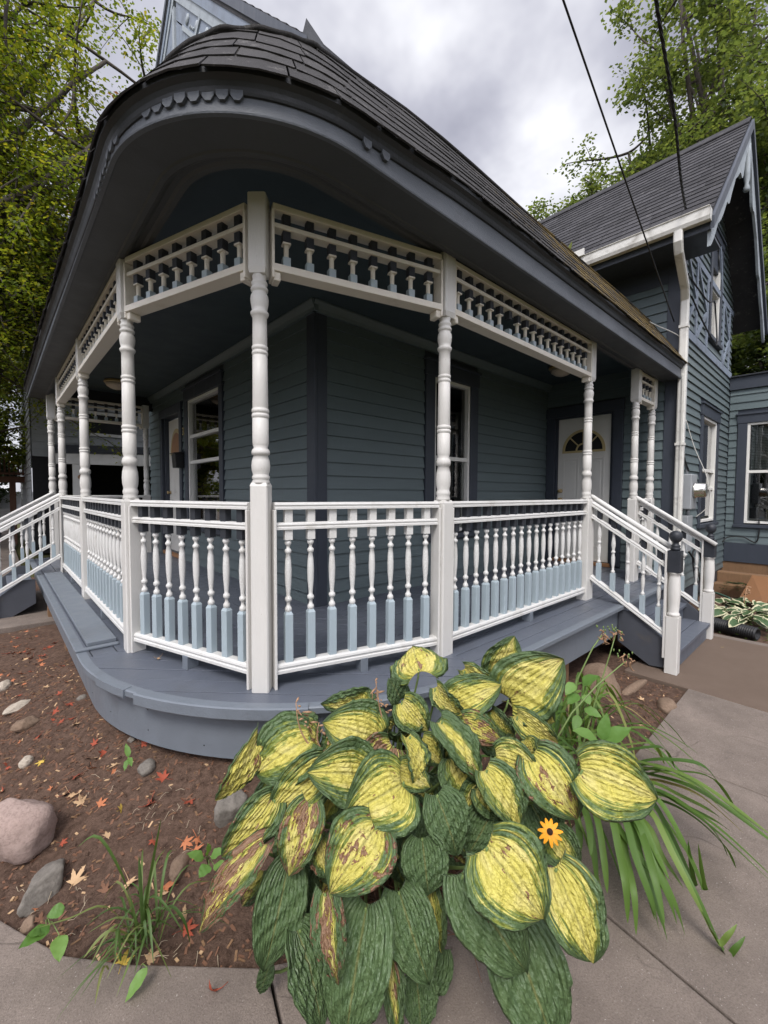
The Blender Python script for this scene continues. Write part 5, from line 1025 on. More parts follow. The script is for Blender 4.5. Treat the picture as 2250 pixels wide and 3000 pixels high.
HL = [  # base x, y, tip x, y, width px, depth base, depth tip, roll, cup, bend, yellow, scorch
 (905,1446,890,1392,122,1.70,1.86,0,-.45,.10,.72,.45),(868,1512,842,1468,52,1.72,1.70,.3,.4,.1,.05,.05),(790,1508,694,1528,62,1.66,1.62,.5,.3,.2,.35,.1),(822,1596,700,1560,128,1.56,1.52,.15,.3,.15,.58,.12),
 (563,1598,468,1742,66,1.46,1.42,.6,.3,.16,.92,.5),(668,1592,548,1672,140,1.50,1.44,.25,.35,.16,.42,.25),(700,1652,580,1762,104,1.42,1.36,.2,.25,.14,.62,.35),(796,1672,666,1668,128,1.40,1.34,.1,.5,.10,.52,.4),
 (872,1690,750,1762,158,1.30,1.22,.0,.3,.22,.72,.38),(850,1612,792,1690,108,1.48,1.42,-.2,.3,.14,.62,.78),(886,1592,905,1700,62,1.42,1.36,.7,.6,.2,.72,.05),(868,1518,925,1582,78,1.60,1.56,.2,.3,.18,.6,.2),
 (968,1528,1082,1476,92,1.62,1.60,.2,.25,.14,.62,.32),(1072,1462,1112,1376,80,1.78,1.76,.1,.3,.1,.5,.15),(1098,1512,1216,1424,138,1.62,1.56,.0,.28,.12,.64,.42),(1004,1450,1092,1490,52,1.68,1.66,.5,.3,.2,.7,.1),
 (940,1488,1000,1546,54,1.62,1.58,-.6,.5,.2,.66,.1),(955,1558,1048,1690,78,1.44,1.38,-.5,.4,.12,.30,.4),(1000,1556,1086,1602,64,1.54,1.50,.1,.3,.16,.62,.7),(1070,1636,1168,1676,96,1.40,1.34,.0,.28,.18,.78,.35),
 (1052,1664,1128,1790,88,1.34,1.28,.3,.5,.14,.60,.05),(1152,1630,1252,1772,122,1.36,1.26,-.1,.28,.16,.56,.6),(1258,1664,1426,1728,142,1.26,1.20,.0,.25,.16,.76,.25),(1118,1548,1208,1610,60,1.56,1.52,.3,.4,.2,.74,.1),
 (1060,1540,1112,1592,50,1.60,1.58,-.4,.6,.2,.30,.05),(668,1738,622,1896,90,1.28,1.20,.1,.3,.12,.66,.72),(592,1728,478,1858,92,1.36,1.28,.3,.25,.14,.52,.45),(562,1822,420,2018,78,1.22,1.14,.45,.35,.12,.58,.75),
 (622,1876,570,2106,104,1.24,1.16,.1,.35,.10,.03,.05),(812,1786,712,1930,146,1.18,1.08,.05,.28,.16,.66,.62),(702,1932,728,2136,76,1.10,1.02,-.3,.4,.10,.30,.75),(790,1962,742,2270,142,1.12,1.03,.1,.3,.12,.02,.05),
 (862,1928,928,2132,112,1.16,1.08,-.1,.3,.12,.03,.12),(920,1912,952,2066,66,1.22,1.16,.3,.4,.12,.45,.05),(912,1812,926,1936,98,1.22,1.16,.0,.45,.12,.04,.05),(945,1718,990,1850,96,1.28,1.22,-.2,.4,.14,.06,.15),
 (1052,1832,1178,1990,182,1.06,.98,.0,.24,.16,.72,.42),(1000,1892,1142,2112,140,1.12,1.04,.1,.3,.14,.03,.05),(1096,1990,1210,2290,158,1.15,1.05,.1,.3,.14,.04,.15),(1202,1878,1288,2090,132,1.06,.98,-.15,.3,.14,.66,.25),
 (838,2050,862,2260,52,1.12,1.06,.2,.4,.1,.22,.55),(580,2090,560,2150,34,1.24,1.22,.0,.3,.1,.10,.0),(648,2010,700,2230,120,1.14,1.06,.5,.35,.1,.02,.05),
 (742,1592,700,1640,70,1.52,1.48,.2,.4,.14,.5,.3),(910,1600,955,1650,64,1.50,1.46,.1,.4,.14,.55,.2),(1130,1600,1150,1640,60,1.48,1.44,.2,.4,.14,.6,.4),(1040,1700,1000,1760,70,1.40,1.36,.2,.4,.14,.45,.2),(660,1640,640,1710,60,1.46,1.42,.3,.4,.14,.5,.5),(1010,1470,985,1520,58,1.70,1.68,.3,.4,.14,.6,.3),(900,1540,870,1580,56,1.60,1.58,.2,.4,.14,.5,.1),(775,1500,800,1550,60,1.66,1.64,.4,.4,.14,.45,.1),(690,1820,720,1900,66,1.26,1.22,.3,.4,.14,.45,.6),(860,1660,930,1700,70,1.40,1.36,.2,.4,.14,.6,.2),(1160,1540,1200,1560,60,1.58,1.56,.2,.4,.14,.5,.2),(640,1560,690,1610,70,1.56,1.54,.3,.4,.14,.55,.6),
 (700,2080,678,2200,90,1.18,1.12,.3,.3,.12,.04,.2),(900,2110,910,2230,80,1.18,1.12,.2,.35,.12,.03,.1),(640,1800,600,1880,74,1.30,1.26,.3,.3,.12,.5,.5),(880,1980,850,2080,84,1.20,1.14,.3,.3,.12,.25,.3),(1190,1800,1250,1880,84,1.30,1.24,.2,.3,.12,.4,.3),(1040,1700,1090,1770,76,1.34,1.30,.2,.3,.12,.55,.2),
 # shaded leaves lower in the clump
 (760,1830,690,1900,100,1.34,1.30,.2,.3,.14,.10,.3),(980,1640,1010,1730,90,1.44,1.40,.1,.3,.14,.35,.4),(890,1760,860,1850,90,1.36,1.32,.0,.3,.14,.05,.1),(1060,1760,1010,1850,90,1.32,1.28,.1,.3,.14,.06,.1),(720,1690,700,1780,90,1.46,1.42,.1,.3,.14,.3,.3),
 (640,1880,660,1980,80,1.34,1.30,.3,.3,.12,.2,.5),(560,1880,520,1960,60,1.34,1.30,.3,.3,.12,.4,.6),(1150,1740,1200,1830,90,1.40,1.36,.1,.3,.14,.05,.05),(990,1560,960,1640,80,1.56,1.52,.1,.3,.14,.3,.2),(760,1560,740,1600,70,1.66,1.64,.1,.3,.1,.4,.2),
 (1140,1990,1190,2090,90,1.24,1.18,.3,.4,.1,.03,.05),(950,2050,900,2160,80,1.26,1.22,.2,.3,.1,.03,.1)]
for k_ in range(34):      # the inner leaves that close the mound
    a_ = rng.uniform(0, 6.283); q_ = math.sqrt(rng.random()); X_, Y_ = 870 + 300 * q_ * math.cos(a_), 1715 + 175 * q_ * math.sin(a_); D_ = 1.66 - (Y_ - 1540) / 1000 + .10; f_ = math.atan2(Y_ - 1640, X_ - 870); L_f = rng.uniform(70, 110)
    HL.append((X_, Y_, X_ + L_f * math.cos(f_) * .8, Y_ + L_f * math.sin(f_) * .6 + 34, rng.uniform(72, 100), D_, D_ - .05, rng.uniform(.0, .35), .3, .15, rng.choice((.05, .3, .5, .6)), rng.uniform(.1, .7)))
for i, (bx, by, tx, ty, w, d0, d1, roll, cup, bend, yel, brn) in enumerate(HL):
    B, T = at(bx, by, d0), at(tx, ty, d1); wd = w * 2250 / 1659 / 1247.4 * (d0 + d1) / 2
    o = hosta_leaf(B, T, wd * 1.0, roll * (1 if i % 2 else -1), cup, bend, yel, brn, i + 1, parent=hs, curl=.25 if w < 80 else .0)
    c = CROWN + V3(rng.gauss(0, .07), rng.gauss(0, .07), 0); away = (B - CAM).normalized(); md = B + away * .07 - Z * .10; out_ = away * .0; B = B + away * .007
    pts = []
    for k in range(9): t = k / 8; pts.append((1 - t) ** 2 * c + 2 * t * (1 - t) * (md + out_ * .03) + t * t * B)
    pb = MB(); pb.tube(pts, [.0065 - .003 * k / 8 for k in range(9)], 7); pb.build('petiole', 'stem_green', o)
def dry_stalk(parent, x0, y0, x1, y1, d, name='flower_stalk', curve=.03):
    a, c = at(x0, y0, d), at(x1, y1, d); b = MB(); s = (c - a).cross(CF).normalized(); pts = [a.lerp(c, k / 8) + s * curve * math.sin(k / 8 * 3.1) for k in range(9)]; b.tube(pts, [.0035 - .002 * k / 8 for k in range(9)], 6)
    for k in range(9):
        p = pts[8] - (c - a).normalized() * .012 * k + V3(rng.gauss(0, .004), rng.gauss(0, .004), 0); q = p + V3(rng.gauss(0, .014), rng.gauss(0, .014), rng.uniform(-.02, .01)); b.tube([p, p.lerp(q, .6), q], [.0012, .0042, .001], 6)
    b.build(name, 'dry_flower', parent)
dry_stalk(hs, 700, 1640, 640, 1518, 1.50); dry_stalk(hs, 720, 1640, 690, 1560, 1.49); dry_stalk(hs, 828, 1560, 812, 1470, 1.60, curve=.005); dry_stalk(hs, 840, 1540, 806, 1490, 1.62)
# roots and dead leaf bases under the clump
b = MB()
for i in range(240):
    a, r_ = rng.uniform(0, 6.28), rng.uniform(.02, .24); x, y = -.95 + math.cos(a) * r_, -2.0 + math.sin(a) * r_; pts = [(x + rng.gauss(0, .02) * k + math.cos(a) * .03 * k, y + rng.gauss(0, .02) * k + math.sin(a) * .03 * k, GZ + .04 + rng.uniform(-.02, .06) - .006 * k) for k in range(4)]; b.tube(pts, [.003, .003, .002, .001], 4)
b.build('dead_leaf_base', 'dead_brown', hs, recalc=False)
# ---------------------------------------------------------------- black-eyed susan
fl = at(1188, 1797, 1.24); be = thing('black_eyed_susan', 'single orange daisy with a dark eye among the hosta leaves', 'flower', (fl.x + .05, fl.y + .1, GZ))
fx = (CAM - fl + Z * .3).normalized(); fa = fx.cross(Z).normalized(); fb = fa.cross(fx)
for i in range(11):
    a = i / 11 * 6.283 + rng.gauss(0, .06); d = fa * math.cos(a) + fb * math.sin(a); w = fx.cross(d); Lp = .030 * rng.uniform(.88, 1.06); b = MB(); vs = []
    for k in range(7):
        t = k / 6; hw = .0055 * math.sin(math.pi * (.12 + .80 * t)) ** .8
        for c in (-1, 0, 1): vs.append(fl + d * (.005 + Lp * t) + w * c * hw + fx * (.002 - .010 * t * t - .0012 * (1 - abs(c))))
    b.add(vs, [(k * 3 + c, k * 3 + c + 1, k * 3 + c + 4, k * 3 + c + 3) for k in range(6) for c in (0, 1)], 0, True); b.build('petal', 'petal_orange', be, recalc=False)
b = MB(); b.lathe([(-.004, .006), (.0, .0085), (.006, .0085), (.010, .006), (.012, .001)], fl, 14, axis=fx); b.build('eye', 'flower_eye', be)
b = MB(); b.tube([fl - fx * .004, fl - fx * .02 - Z * .03, Vector((fl.x + .04, fl.y + .09, -.2)), Vector((fl.x + .05, fl.y + .1, GZ))], [.002, .0022, .0025, .003], 6); b.build('stem', 'stem_green', be)
# ---------------------------------------------------------------- daylilies, grass and weeds
def ribbon(pts, w0, name, mat, parent, seg=14, fold=.25, side=None, uneven=True):
    P = [Vector(p) for p in pts]; Q = []
    n = len(P)
    for i in range(n - 1):
        a, b_, c, d = P[max(i - 1, 0)], P[i], P[i + 1], P[min(i + 2, n - 1)]; m_ = max(3, seg // (n - 1))
        for t in np.linspace(0, 1, m_, endpoint=False): t2, t3 = t * t, t * t * t; Q.append(.5 * ((2 * b_) + (c - a) * t + (2 * a - 5 * b_ + 4 * c - d) * t2 + (3 * b_ - a - 3 * c + d) * t3))
    Q.append(P[-1]); k = len(Q); vs = []; tw = rng.uniform(-.5, .5)
    for i, p in enumerate(Q):
        t = i / (k - 1); d = (Q[min(i + 1, k - 1)] - Q[max(i - 1, 0)]).normalized(); s = side or d.cross(Z)
        if s.length < .05: s = CR.copy()
        s = (Matrix.Rotation(tw * t, 3, d) @ s).normalized(); u = s.cross(d).normalized(); w = w0 * (.62 + .38 * min(1, t * 5)) * (1 - max(0, (t - .68) / .32) ** 1.8) + .0004
        vs += [p - s * w + u * w * fold, p, p + s * w + u * w * fold]
    b = MB(); b.add(vs, [(i * 3 + j, i * 3 + j + 1, i * 3 + j + 4, i * 3 + j + 3) for i in range(k - 1) for j in (0, 1)], 0, True)
    return b.build(name, mat, parent, P[0], recalc=False)
dl = thing('daylily', 'clump of long arching strap leaves spilling onto the walkway beside the hosta', 'plant', (-.22, -2.2, GZ))
HB = [((1330,1640,1.95),(1377,1646,1.85),(1470,1672,1.7),(1554,1721,1.60),(1675,1812,1.45)),((1340,1720,1.85),(1421,1712,1.75),(1500,1754,1.62),(1570,1805,1.52),(1690,1915,1.38)),((1320,1690,1.95),(1370,1661,1.85),(1430,1668,1.78),(1500,1698,1.72),(1590,1775,1.70)),
 ((1280,1680,1.95),(1337,1630,1.9),(1395,1616,1.85),(1435,1619,1.83),(1458,1660,1.86)),((1320,1680,1.92),(1384,1647,1.85),(1454,1642,1.78),(1523,1658,1.74),(1575,1728,1.76)),((1300,1690,1.9),(1350,1740,1.7),(1385,1800,1.55),(1412,1890,1.42),(1436,1994,1.36)),
 ((1280,1720,1.85),(1318,1760,1.62),(1338,1840,1.5),(1352,1910,1.42),(1356,1994,1.40)),((1270,1730,1.8),(1290,1770,1.6),(1304,1850,1.5),(1312,1930,1.46)),((1330,1700,1.9),(1400,1745,1.65),(1450,1840,1.5),(1500,1940,1.42),(1549,2036,1.40),(1572,2022,1.39),(1592,1996,1.40)),
 ((1340,1690,1.9),(1415,1722,1.72),(1470,1810,1.62),(1520,1920,1.56),(1516,1890,1.55),(1508,1822,1.54)),((1300,1720,1.85),(1372,1770,1.6),(1404,1850,1.5),(1440,1930,1.44),(1462,1996,1.42)),((1320,1720,1.85),(1396,1780,1.62),(1430,1850,1.54),(1476,1918,1.5)),
 ((1310,1700,1.9),(1400,1690,1.8),(1470,1720,1.75),(1530,1750,1.73),(1560,1770,1.75)),((1300,1700,1.9),(1420,1660,1.8),(1520,1700,1.74),(1600,1760,1.68),(1655,1800,1.66)),((1290,1720,1.85),(1330,1780,1.62),(1380,1850,1.5),(1420,1905,1.46)),((1250,1720,1.8),(1270,1780,1.6),(1276,1850,1.5)),
 ((1300,1720,1.86),(1345,1760,1.62),(1372,1850,1.48),(1404,1940,1.40),(1424,2010,1.38)),((1310,1710,1.86),(1375,1760,1.64),(1420,1850,1.52),(1445,1900,1.47)),((1330,1700,1.88),(1410,1705,1.76),(1480,1740,1.70),(1545,1800,1.66),(1572,1850,1.66))]
for q in HB + [[(x + 18, y + 26, d) for x, y, d in q] for q in HB[::2]] + [[(x - 22, y - 8, d + .05) for x, y, d in q] for q in HB[1::2]]: ribbon([at(x, y, d) for x, y, d in q], rng.uniform(.0098, .0125), 'blade', 'daylily_blade', dl, 20, .3)
for i in range(76):
    r0 = V3(-.22 + rng.gauss(0, .10) + (i % 5) * .19, -2.12 + rng.gauss(0, .07), GZ); a = rng.uniform(-2.2, .9) if i % 4 else rng.uniform(-3.14, 3.14); l = rng.uniform(.32, .62); dr = V3(math.cos(a), math.sin(a), 0); hgt = rng.uniform(.18, .42)
    pts = [r0, r0 + dr * l * .22 + Z * hgt * .75, r0 + dr * l * .5 + Z * hgt, r0 + dr * l * .8 + Z * hgt * .62, r0 + dr * l + Z * (hgt * .1 + .02)]; ribbon(pts, rng.uniform(.006, .0095), 'blade', 'daylily_blade', dl, 14, .3)
for q in (((1228,1700,1.82),(1262,1600,1.85),(1290,1500,1.88),(1318,1412,1.90),(1330,1370,1.90)),((1165,1660,1.70),(1235,1540,1.76),(1290,1480,1.80),(1335,1442,1.82),(1352,1428,1.82)),((1236,1560,1.90),(1246,1470,1.94),(1280,1400,1.95),(1300,1372,1.95))):
    P = [at(*k) for k in q]; b = MB(); b.tube(P, [.0038, .0036, .0032, .0026, .0022][:len(P)], 6); o = b.build('flower_stalk', 'stem_green', dl)
    e = P[-1]; b = MB()
    for k in range(7):
        p = e + V3(rng.gauss(0, .01), rng.gauss(0, .01), rng.uniform(-.01, .02)); s_ = [p]
        for m_ in range(5): s_.append(s_[-1] + V3(rng.gauss(0, .007), rng.gauss(0, .007), rng.uniform(-.016, .008)))
        b.tube(s_, [.0012, .003, .0038, .003, .002, .001], 5)
    b.build('withered_bloom', 'dry_flower', o); b = MB()
    for k in range(9): p = e + V3(rng.gauss(0, .022), rng.gauss(0, .022), rng.uniform(-.01, .04)); b.lathe([(-.006, .001), (0, .0035), (.005, .003), (.007, .001)], p, 6)
    b.build('seed_pod', 'stem_green', o)
gt = thing('grass_tuft', 'coarse tuft of green grass leaning over the sidewalk edge', 'grass tuft', tuple(gp(305, 2045, -.47)))
g0 = gp(305, 2040, -.48)
for i in range(44):
    a = rng.uniform(0, 6.28); r0 = g0 + V3(rng.gauss(0, .035), rng.gauss(0, .03), 0); l = rng.uniform(.08, .24); dr = V3(math.cos(a), math.sin(a), 0); h = rng.uniform(.05, .17)
    ribbon([r0, r0 + dr * l * .2 + Z * h * .7, r0 + dr * l * .55 + Z * h, r0 + dr * l + Z * h * rng.uniform(.2, .9)], rng.uniform(.0018, .0042), 'blade', 'grass_blade', gt, 9, .3)
for q in (((300,2030,1.44),(318,1930,1.40),(348,1770,1.36)),((300,2035,1.42),(275,1920,1.36),(215,1810,1.34),(168,1830,1.34)),((310,2040,1.42),(305,1940,1.36),(300,1850,1.34)),((320,2040,1.42),(360,1960,1.36),(395,1985,1.33),(412,2045,1.33)),((300,2040,1.42),(230,1960,1.34),(150,1985,1.31),(80,2005,1.31)),((310,2040,1.40),(240,2010,1.34),(180,2070,1.30))):
    ribbon([at(*k) for k in q], .0046, 'blade', 'grass_blade', gt, 12, .3)
def broad_leaf(B, T, w, mat, parent, fold=.2, name='leaf'):
    B, T = Vector(B), Vector(T); x = T - B; Ln = x.length; x.normalize(); nn = (Z + (CAM - B).normalized() * .6 + V3(rng.gauss(0, .2), rng.gauss(0, .2), 0)).normalized(); wd = x.cross(nn).normalized(); nn = wd.cross(x); vs, k = [], 10
    for i in range(k + 1):
        s = i / k; hw = w / 2 * (math.sin(math.pi * s ** .7) ** .85 if 0 < s < 1 else .02)
        for c in (-1, -.5, 0, .5, 1): vs.append(B + x * s * Ln + wd * c * hw + nn * (-.18 * Ln * (s - .3) ** 2 + fold * abs(c) * hw + .002 * math.sin(s * 18 + c * 3)))
    b = MB(); b.add(vs, [(i * 5 + j, i * 5 + j + 1, i * 5 + j + 6, i * 5 + j + 5) for i in range(k) for j in range(4)], 0, True, rng.random()); return b.build(name, mat, parent, B, recalc=False)
def weed(name, label, root, leaves, mat='weed_leaf', cat='weed'):
    t = thing(name, label, cat, tuple(root)); R0 = Vector(root)
    for (x, y, d, x2, y2, d2, w) in leaves:
        B, T = at(x, y, d), at(x2, y2, d2); o = broad_leaf(B, T, w, mat, t); b = MB(); b.tube([R0, R0.lerp(B, .5) + Z * .02, B], [.0022, .0018, .0012], 5); b.build('stem', 'stem_green', o)
    return t
weed('weed', 'bright green leafy weed growing near the big boulder beneath the deck edge', gp(1262, 1600, -.47), [(1240,1475,1.92,1222,1500,1.88,.045),(1258,1478,1.92,1292,1458,1.90,.062),(1250,1500,1.9,1226,1520,1.87,.05),(1262,1500,1.9,1275,1522,1.86,.04),(1262,1530,1.88,1300,1548,1.83,.045),(1250,1545,1.88,1240,1580,1.84,.04)])
weed('weed', 'pale green broad leaved weed among the daylily blades', gp(1300, 1640, -.47), [(1292,1600,1.76,1240,1575,1.74,.07),(1300,1598,1.76,1312,1540,1.77,.05),(1306,1602,1.75,1362,1570,1.74,.075),(1302,1612,1.74,1355,1645,1.68,.055),(1296,1612,1.74,1262,1635,1.70,.05)])
weed('weed', 'three light green leaves poking over the concrete at the left corner of the bed', gp(100, 1990, -.49), [(108,2000,1.36,42,2045,1.28,.045),(128,2020,1.33,128,2075,1.27,.045),(140,1960,1.40,100,1980,1.37,.04),(100,2010,1.35,60,2020,1.3,.03)])
weed('weed', 'low leafy weed beside the oval tan stone', gp(450, 1870, -.45), [(440,1855,1.36,405,1842,1.34,.035),(455,1850,1.36,485,1835,1.36,.032),(452,1868,1.35,430,1895,1.31,.04),(462,1868,1.35,500,1880,1.33,.036),(448,1848,1.37,450,1822,1.37,.03)])
weed('weed', 'single long green leaf lying over the bare concrete by the orange leaf', gp(300, 2100, GZ), [(318,2090,1.29,268,2165,1.24,.035)])
weed('weed', 'tiny green seedling sprouting from the mulch below the curved skirt', gp(278, 1640, -.42), [(278,1635,1.72,272,1605,1.74,.022),(278,1635,1.72,285,1655,1.70,.02),(276,1640,1.72,268,1665,1.69,.02)])
weed('roof_seedling', 'yellow green seedlings growing out of the gutter on the wing eave', Vector((3.50, -.55, 4.02)), [(1222,548,6.0,1205,530,6.0,.05),(1228,545,6.0,1235,520,6.0,.05),(1240,545,6.0,1260,522,6.0,.05),(1250,548,6.0,1268,535,6.0,.05),(1215,550,6.0,1198,542,6.0,.05),(1290,530,6.0,1282,512,6.0,.04)], 'maple_foliage', 'plant')
sh = thing('small_hosta', 'low hosta with white edged green leaves behind the far newel post', 'plant', (4.35, -2.38, GZ))
for i in range(46):
    a = rng.uniform(0, 6.28); q = rng.uniform(.05, .42); B = V3(4.38 + math.cos(a) * q * 1.15, -2.40 + math.sin(a) * q * .8, GZ + rng.uniform(.07, .20)); dr = V3(math.cos(a + rng.gauss(0, .5)), math.sin(a + rng.gauss(0, .5)), rng.uniform(-.5, .1))
    hosta_leaf(B, B + dr * rng.uniform(.14, .21), rng.uniform(.09, .13), rng.gauss(0, .3), .3, .14, .3, 0, 200 + i, 12, 8, .14, .4, mat='hosta_white_edge', parent=sh, view=B + V3(-.5, -.3, 1.4))
    if i % 3 == 0: b = MB(); b.tube([V3(4.4, -2.4, GZ), B.lerp(V3(4.4, -2.4, GZ), .5) + Z * .04, B], .006, 5); b.build('petiole', 'stem_green', sh)
b = MB(); b.tube([V3(4.7, -2.3, GZ), V3(4.7, -2.32, -.3), V3(4.72, -2.34, -.12)], .005, 6); 
for k in range(9): b.tube([V3(4.72, -2.34, -.12 - k * .012), V3(4.72 + rng.gauss(0, .02), -2.34 + rng.gauss(0, .02), -.13 - k * .012)], [.004, .012], 6)
b.build('flower_stalk', 'dry_flower', sh)
fn = thing('fern', 'small dark fern below the annexe window', 'plant', (5.9, -2.0, -.35))
for i in range(14):
    a = rng.uniform(2.2, 4.6); B = V3(6.1, -2.02, -.34); dr = V3(math.cos(a), math.sin(a), 0); l = rng.uniform(.18, .34); pts = [B + dr * l * t + Z * (.22 * t - .26 * t * t) for t in np.linspace(0, 1, 8)]; b = MB()
    for k in range(1, 8):
        sd_ = dr.cross(Z); w = .07 * (1 - k / 9)
        for s_ in (-1, 1): b.add([pts[k], pts[k] + sd_ * s_ * w + dr * .03 - Z * .01, pts[k] + dr * .03], [(0, 1, 2)])
    b.build('frond', 'dark_foliage', fn, recalc=False)
def mass(name, label_kind, n, boxf, size, mat):
    vs, fs = [], []; b = MB()
    for i in range(n):
        p = Vector(boxf()); a = rng.uniform(0, 6.28); q = Vector((math.cos(a), math.sin(a), rng.uniform(-.3, .5))); r_ = q.cross(Vector((rng.gauss(0, 1), rng.gauss(0, 1), 1))).normalized(); s_ = size * rng.uniform(.6, 1.4); b.add([p, p + q * s_ + r_ * s_ * .3, p + q * s_ * 1.5, p + q * s_ - r_ * s_ * .3], [(0, 1, 2, 3)])
    o = b.build(name, mat, None, recalc=False); o['kind'] = 'stuff'; return o
mass('ground_cover', '', 900, lambda: (rng.uniform(3.7, 6.0), rng.uniform(-4.6, -2.1), GZ + rng.uniform(-.03, .02)), .035, 'grass_blade')
# ---------------------------------------------------------------- trees
def leaf_cloud(pts, size, rnds, droop=.3, palm=False):
    """one folded leaf per point, all as one mesh"""
    n = len(pts); a = nrg.uniform(0, 6.283, n); el = nrg.normal(-droop, .45, n); d = np.stack([np.cos(a) * np.cos(el), np.sin(a) * np.cos(el), np.sin(el)], 1)
    r = nrg.normal(0, 1, (n, 3)); r[:, 2] *= .4; s = np.cross(d, np.array([0, 0, 1.])) + r * .35; s -= d * (s * d).sum(1, keepdims=True); s /= np.linalg.norm(s, axis=1, keepdims=True); up = np.cross(s, d)
    L = (size * nrg.uniform(.6, 1.35, n))[:, None]; P = pts; W_ = L * .36
    v = np.stack([P, P + d * L * .45 + s * W_ + up * L * .06, P + d * L, P + d * L * .45 - s * W_ + up * L * .06], 1).reshape(-1, 3)
    i = np.arange(n)[:, None] * 4; f = np.concatenate([i + [0, 1, 2], i + [0, 2, 3]], 0); return v, f, np.concatenate([rnds, rnds])
def mesh_np(name, v, f, rnd, mat, parent):
    o0 = np.array(wloc(parent)); me = bpy.data.meshes.new(name); me.vertices.add(len(v)); me.vertices.foreach_set('co', (v - o0).astype(np.float32).ravel()); me.loops.add(f.size); me.loops.foreach_set('vertex_index', f.ravel().astype(np.int32)); me.polygons.add(len(f)); me.polygons.foreach_set('loop_start', np.arange(0, f.size, f.shape[1], dtype=np.int32)); me.polygons.foreach_set('loop_total', np.full(len(f), f.shape[1], np.int32)); me.update(); me.validate()
    a = me.attributes.new('rnd', 'FLOAT', 'FACE'); a.data.foreach_set('value', rnd.astype(np.float32)); me.materials.append(MATS[mat]); o = bpy.data.objects.new(name, me); COL.objects.link(o); o.parent = parent; return o
def tree(name, label, base, h_fork, crown, rad, n_limb, n_sub, n_leaf, size, mat, seed, trunk_r=.18, lean=(0, 0), droop=.3, group=None, shell=.55, keep=None):
    r2 = random.Random(seed); t = thing(name, label, 'tree', base, group); base = Vector(base); C = Vector(crown); fork = base + Vector((lean[0], lean[1], h_fork)); tips = []; tb = MB(); lb = MB()
    tb.tube([base, base.lerp(fork, .5) + Vector((r2.gauss(0, .08), r2.gauss(0, .08), 0)), fork], [trunk_r * 1.25, trunk_r, trunk_r * .85], 12); tb.build('trunk', 'bark', t)
    def rnd_dir():
        while True:
            v = Vector((r2.gauss(0, 1), r2.gauss(0, 1), r2.gauss(0, 1)))
            if v.length > .1: return v.normalized()
    def cv(a, b, w): m1 = a.lerp(b, .35) + rnd_dir() * w; m2 = a.lerp(b, .7) + rnd_dir() * w + Z * w * .4; return [((1 - u) ** 3) * a + 3 * u * (1 - u) ** 2 * m1 + 3 * u * u * (1 - u) * m2 + u ** 3 * b for u in [k / 8 for k in range(9)]]
    for i in range(n_limb):
        d = rnd_dir(); e = C + Vector((d.x * rad[0], d.y * rad[1], d.z * rad[2])) * r2.uniform(.45, .8); p = cv(fork, e, .25 * rad[0] * .3); r0 = trunk_r * r2.uniform(.35, .6); lb.tube(p, [r0 * (1 - .75 * k / 8) for k in range(9)], 7)
        for j in range(n_sub):
            a = p[r2.randint(2, 8)]; d2 = rnd_dir(); e2 = a + Vector((d2.x * rad[0], d2.y * rad[1], d2.z * rad[2] * .7)) * r2.uniform(.25, .6)
            q = Vector(((e2.x - C.x) / rad[0], (e2.y - C.y) / rad[1], (e2.z - C.z) / rad[2]))
            if q.length > 1: e2 = C + Vector((q.x / q.length * rad[0], q.y / q.length * rad[1], q.z / q.length * rad[2])) * r2.uniform(.85, 1)
            p2 = cv(a, e2, .12 * rad[0] * .4); r1 = r0 * .28; lb.tube(p2, [r1 * (1 - .8 * k / 8) for k in range(9)], 5); tips += [(x, .35 + .65 * k / 8) for k, x in enumerate(p2) if k > 2]
            for m_ in range(3):
                a3 = p2[r2.randint(3, 8)]; e3 = a3 + rnd_dir() * rad[0] * r2.uniform(.10, .24); p3 = [a3.lerp(e3, k / 4) + Z * (.04 * math.sin(k)) for k in range(5)]; lb.tube(p3, [r1 * .4 * (1 - .7 * k / 4) for k in range(5)], 4); tips += [(x, 1) for x in p3[1:]]
    lb.build('limb', 'bark', t)
    T = np.array([tuple(x) for x, w in tips]); cl = nrg.integers(0, len(T), n_leaf); sp = rad[0] * .026 + size * .55
    P = T[cl] + nrg.normal(0, 1, (n_leaf, 3)) * np.array([sp, sp, sp * .6]); tone = nrg.uniform(0, 1, len(T))[cl]; rn = np.clip(.55 * tone + nrg.normal(.22, .16, n_leaf), 0, 1)
    if keep is not None: k = keep(P); P, rn = P[k], rn[k]
    v, f, rr = leaf_cloud(P, size, rn, droop); mesh_np('crown', v, f, rr, mat, t); return t
def off_house(P): return ~((P[:, 0] > -1.0) & (P[:, 1] < 5.9) & (P[:, 2] < 7.8)) & ~((P[:, 0] > -2.4) & (P[:, 1] < 5.4) & (P[:, 2] < 3.4))
tree('maple_tree', 'tall yellow green maple overhanging the left end of the porch roof', (-5.0, 7.6, -.55), 3.2, (-.7, 9.2, 8.2), (4.6, 3.6, 6.4), 34, 14, 165000, .075, 'maple_foliage', 3, .24, (.3, .1), .35, keep=off_house)
tree('maple_tree', 'darker maple behind the front steps with low hanging boughs', (-3.6, 13.4, -.6), 2.6, (-2.9, 12.2, 4.0), (2.6, 2.6, 3.6), 11, 8, 26000, .13, 'maple_foliage', 9, .18, (.1, -.2), .4)
tree('red_tree', 'reddish purple leaved tree far behind the main gable', (3.0, 19, -.6), 4.5, (2.6, 18.0, 13.5), (2.6, 2.6, 4.2), 9, 7, 15000, .16, 'red_foliage', 12, .2)
tree('ash_tree', 'lower green ash behind the left half of the wing roof ridge', (15.5, 1.8, -.6), 5.0, (15.2, 2.7, 9.6), (4.2, 4.2, 4.8), 26, 13, 100000, .12, 'ash_foliage', 21, .32, droop=.1)
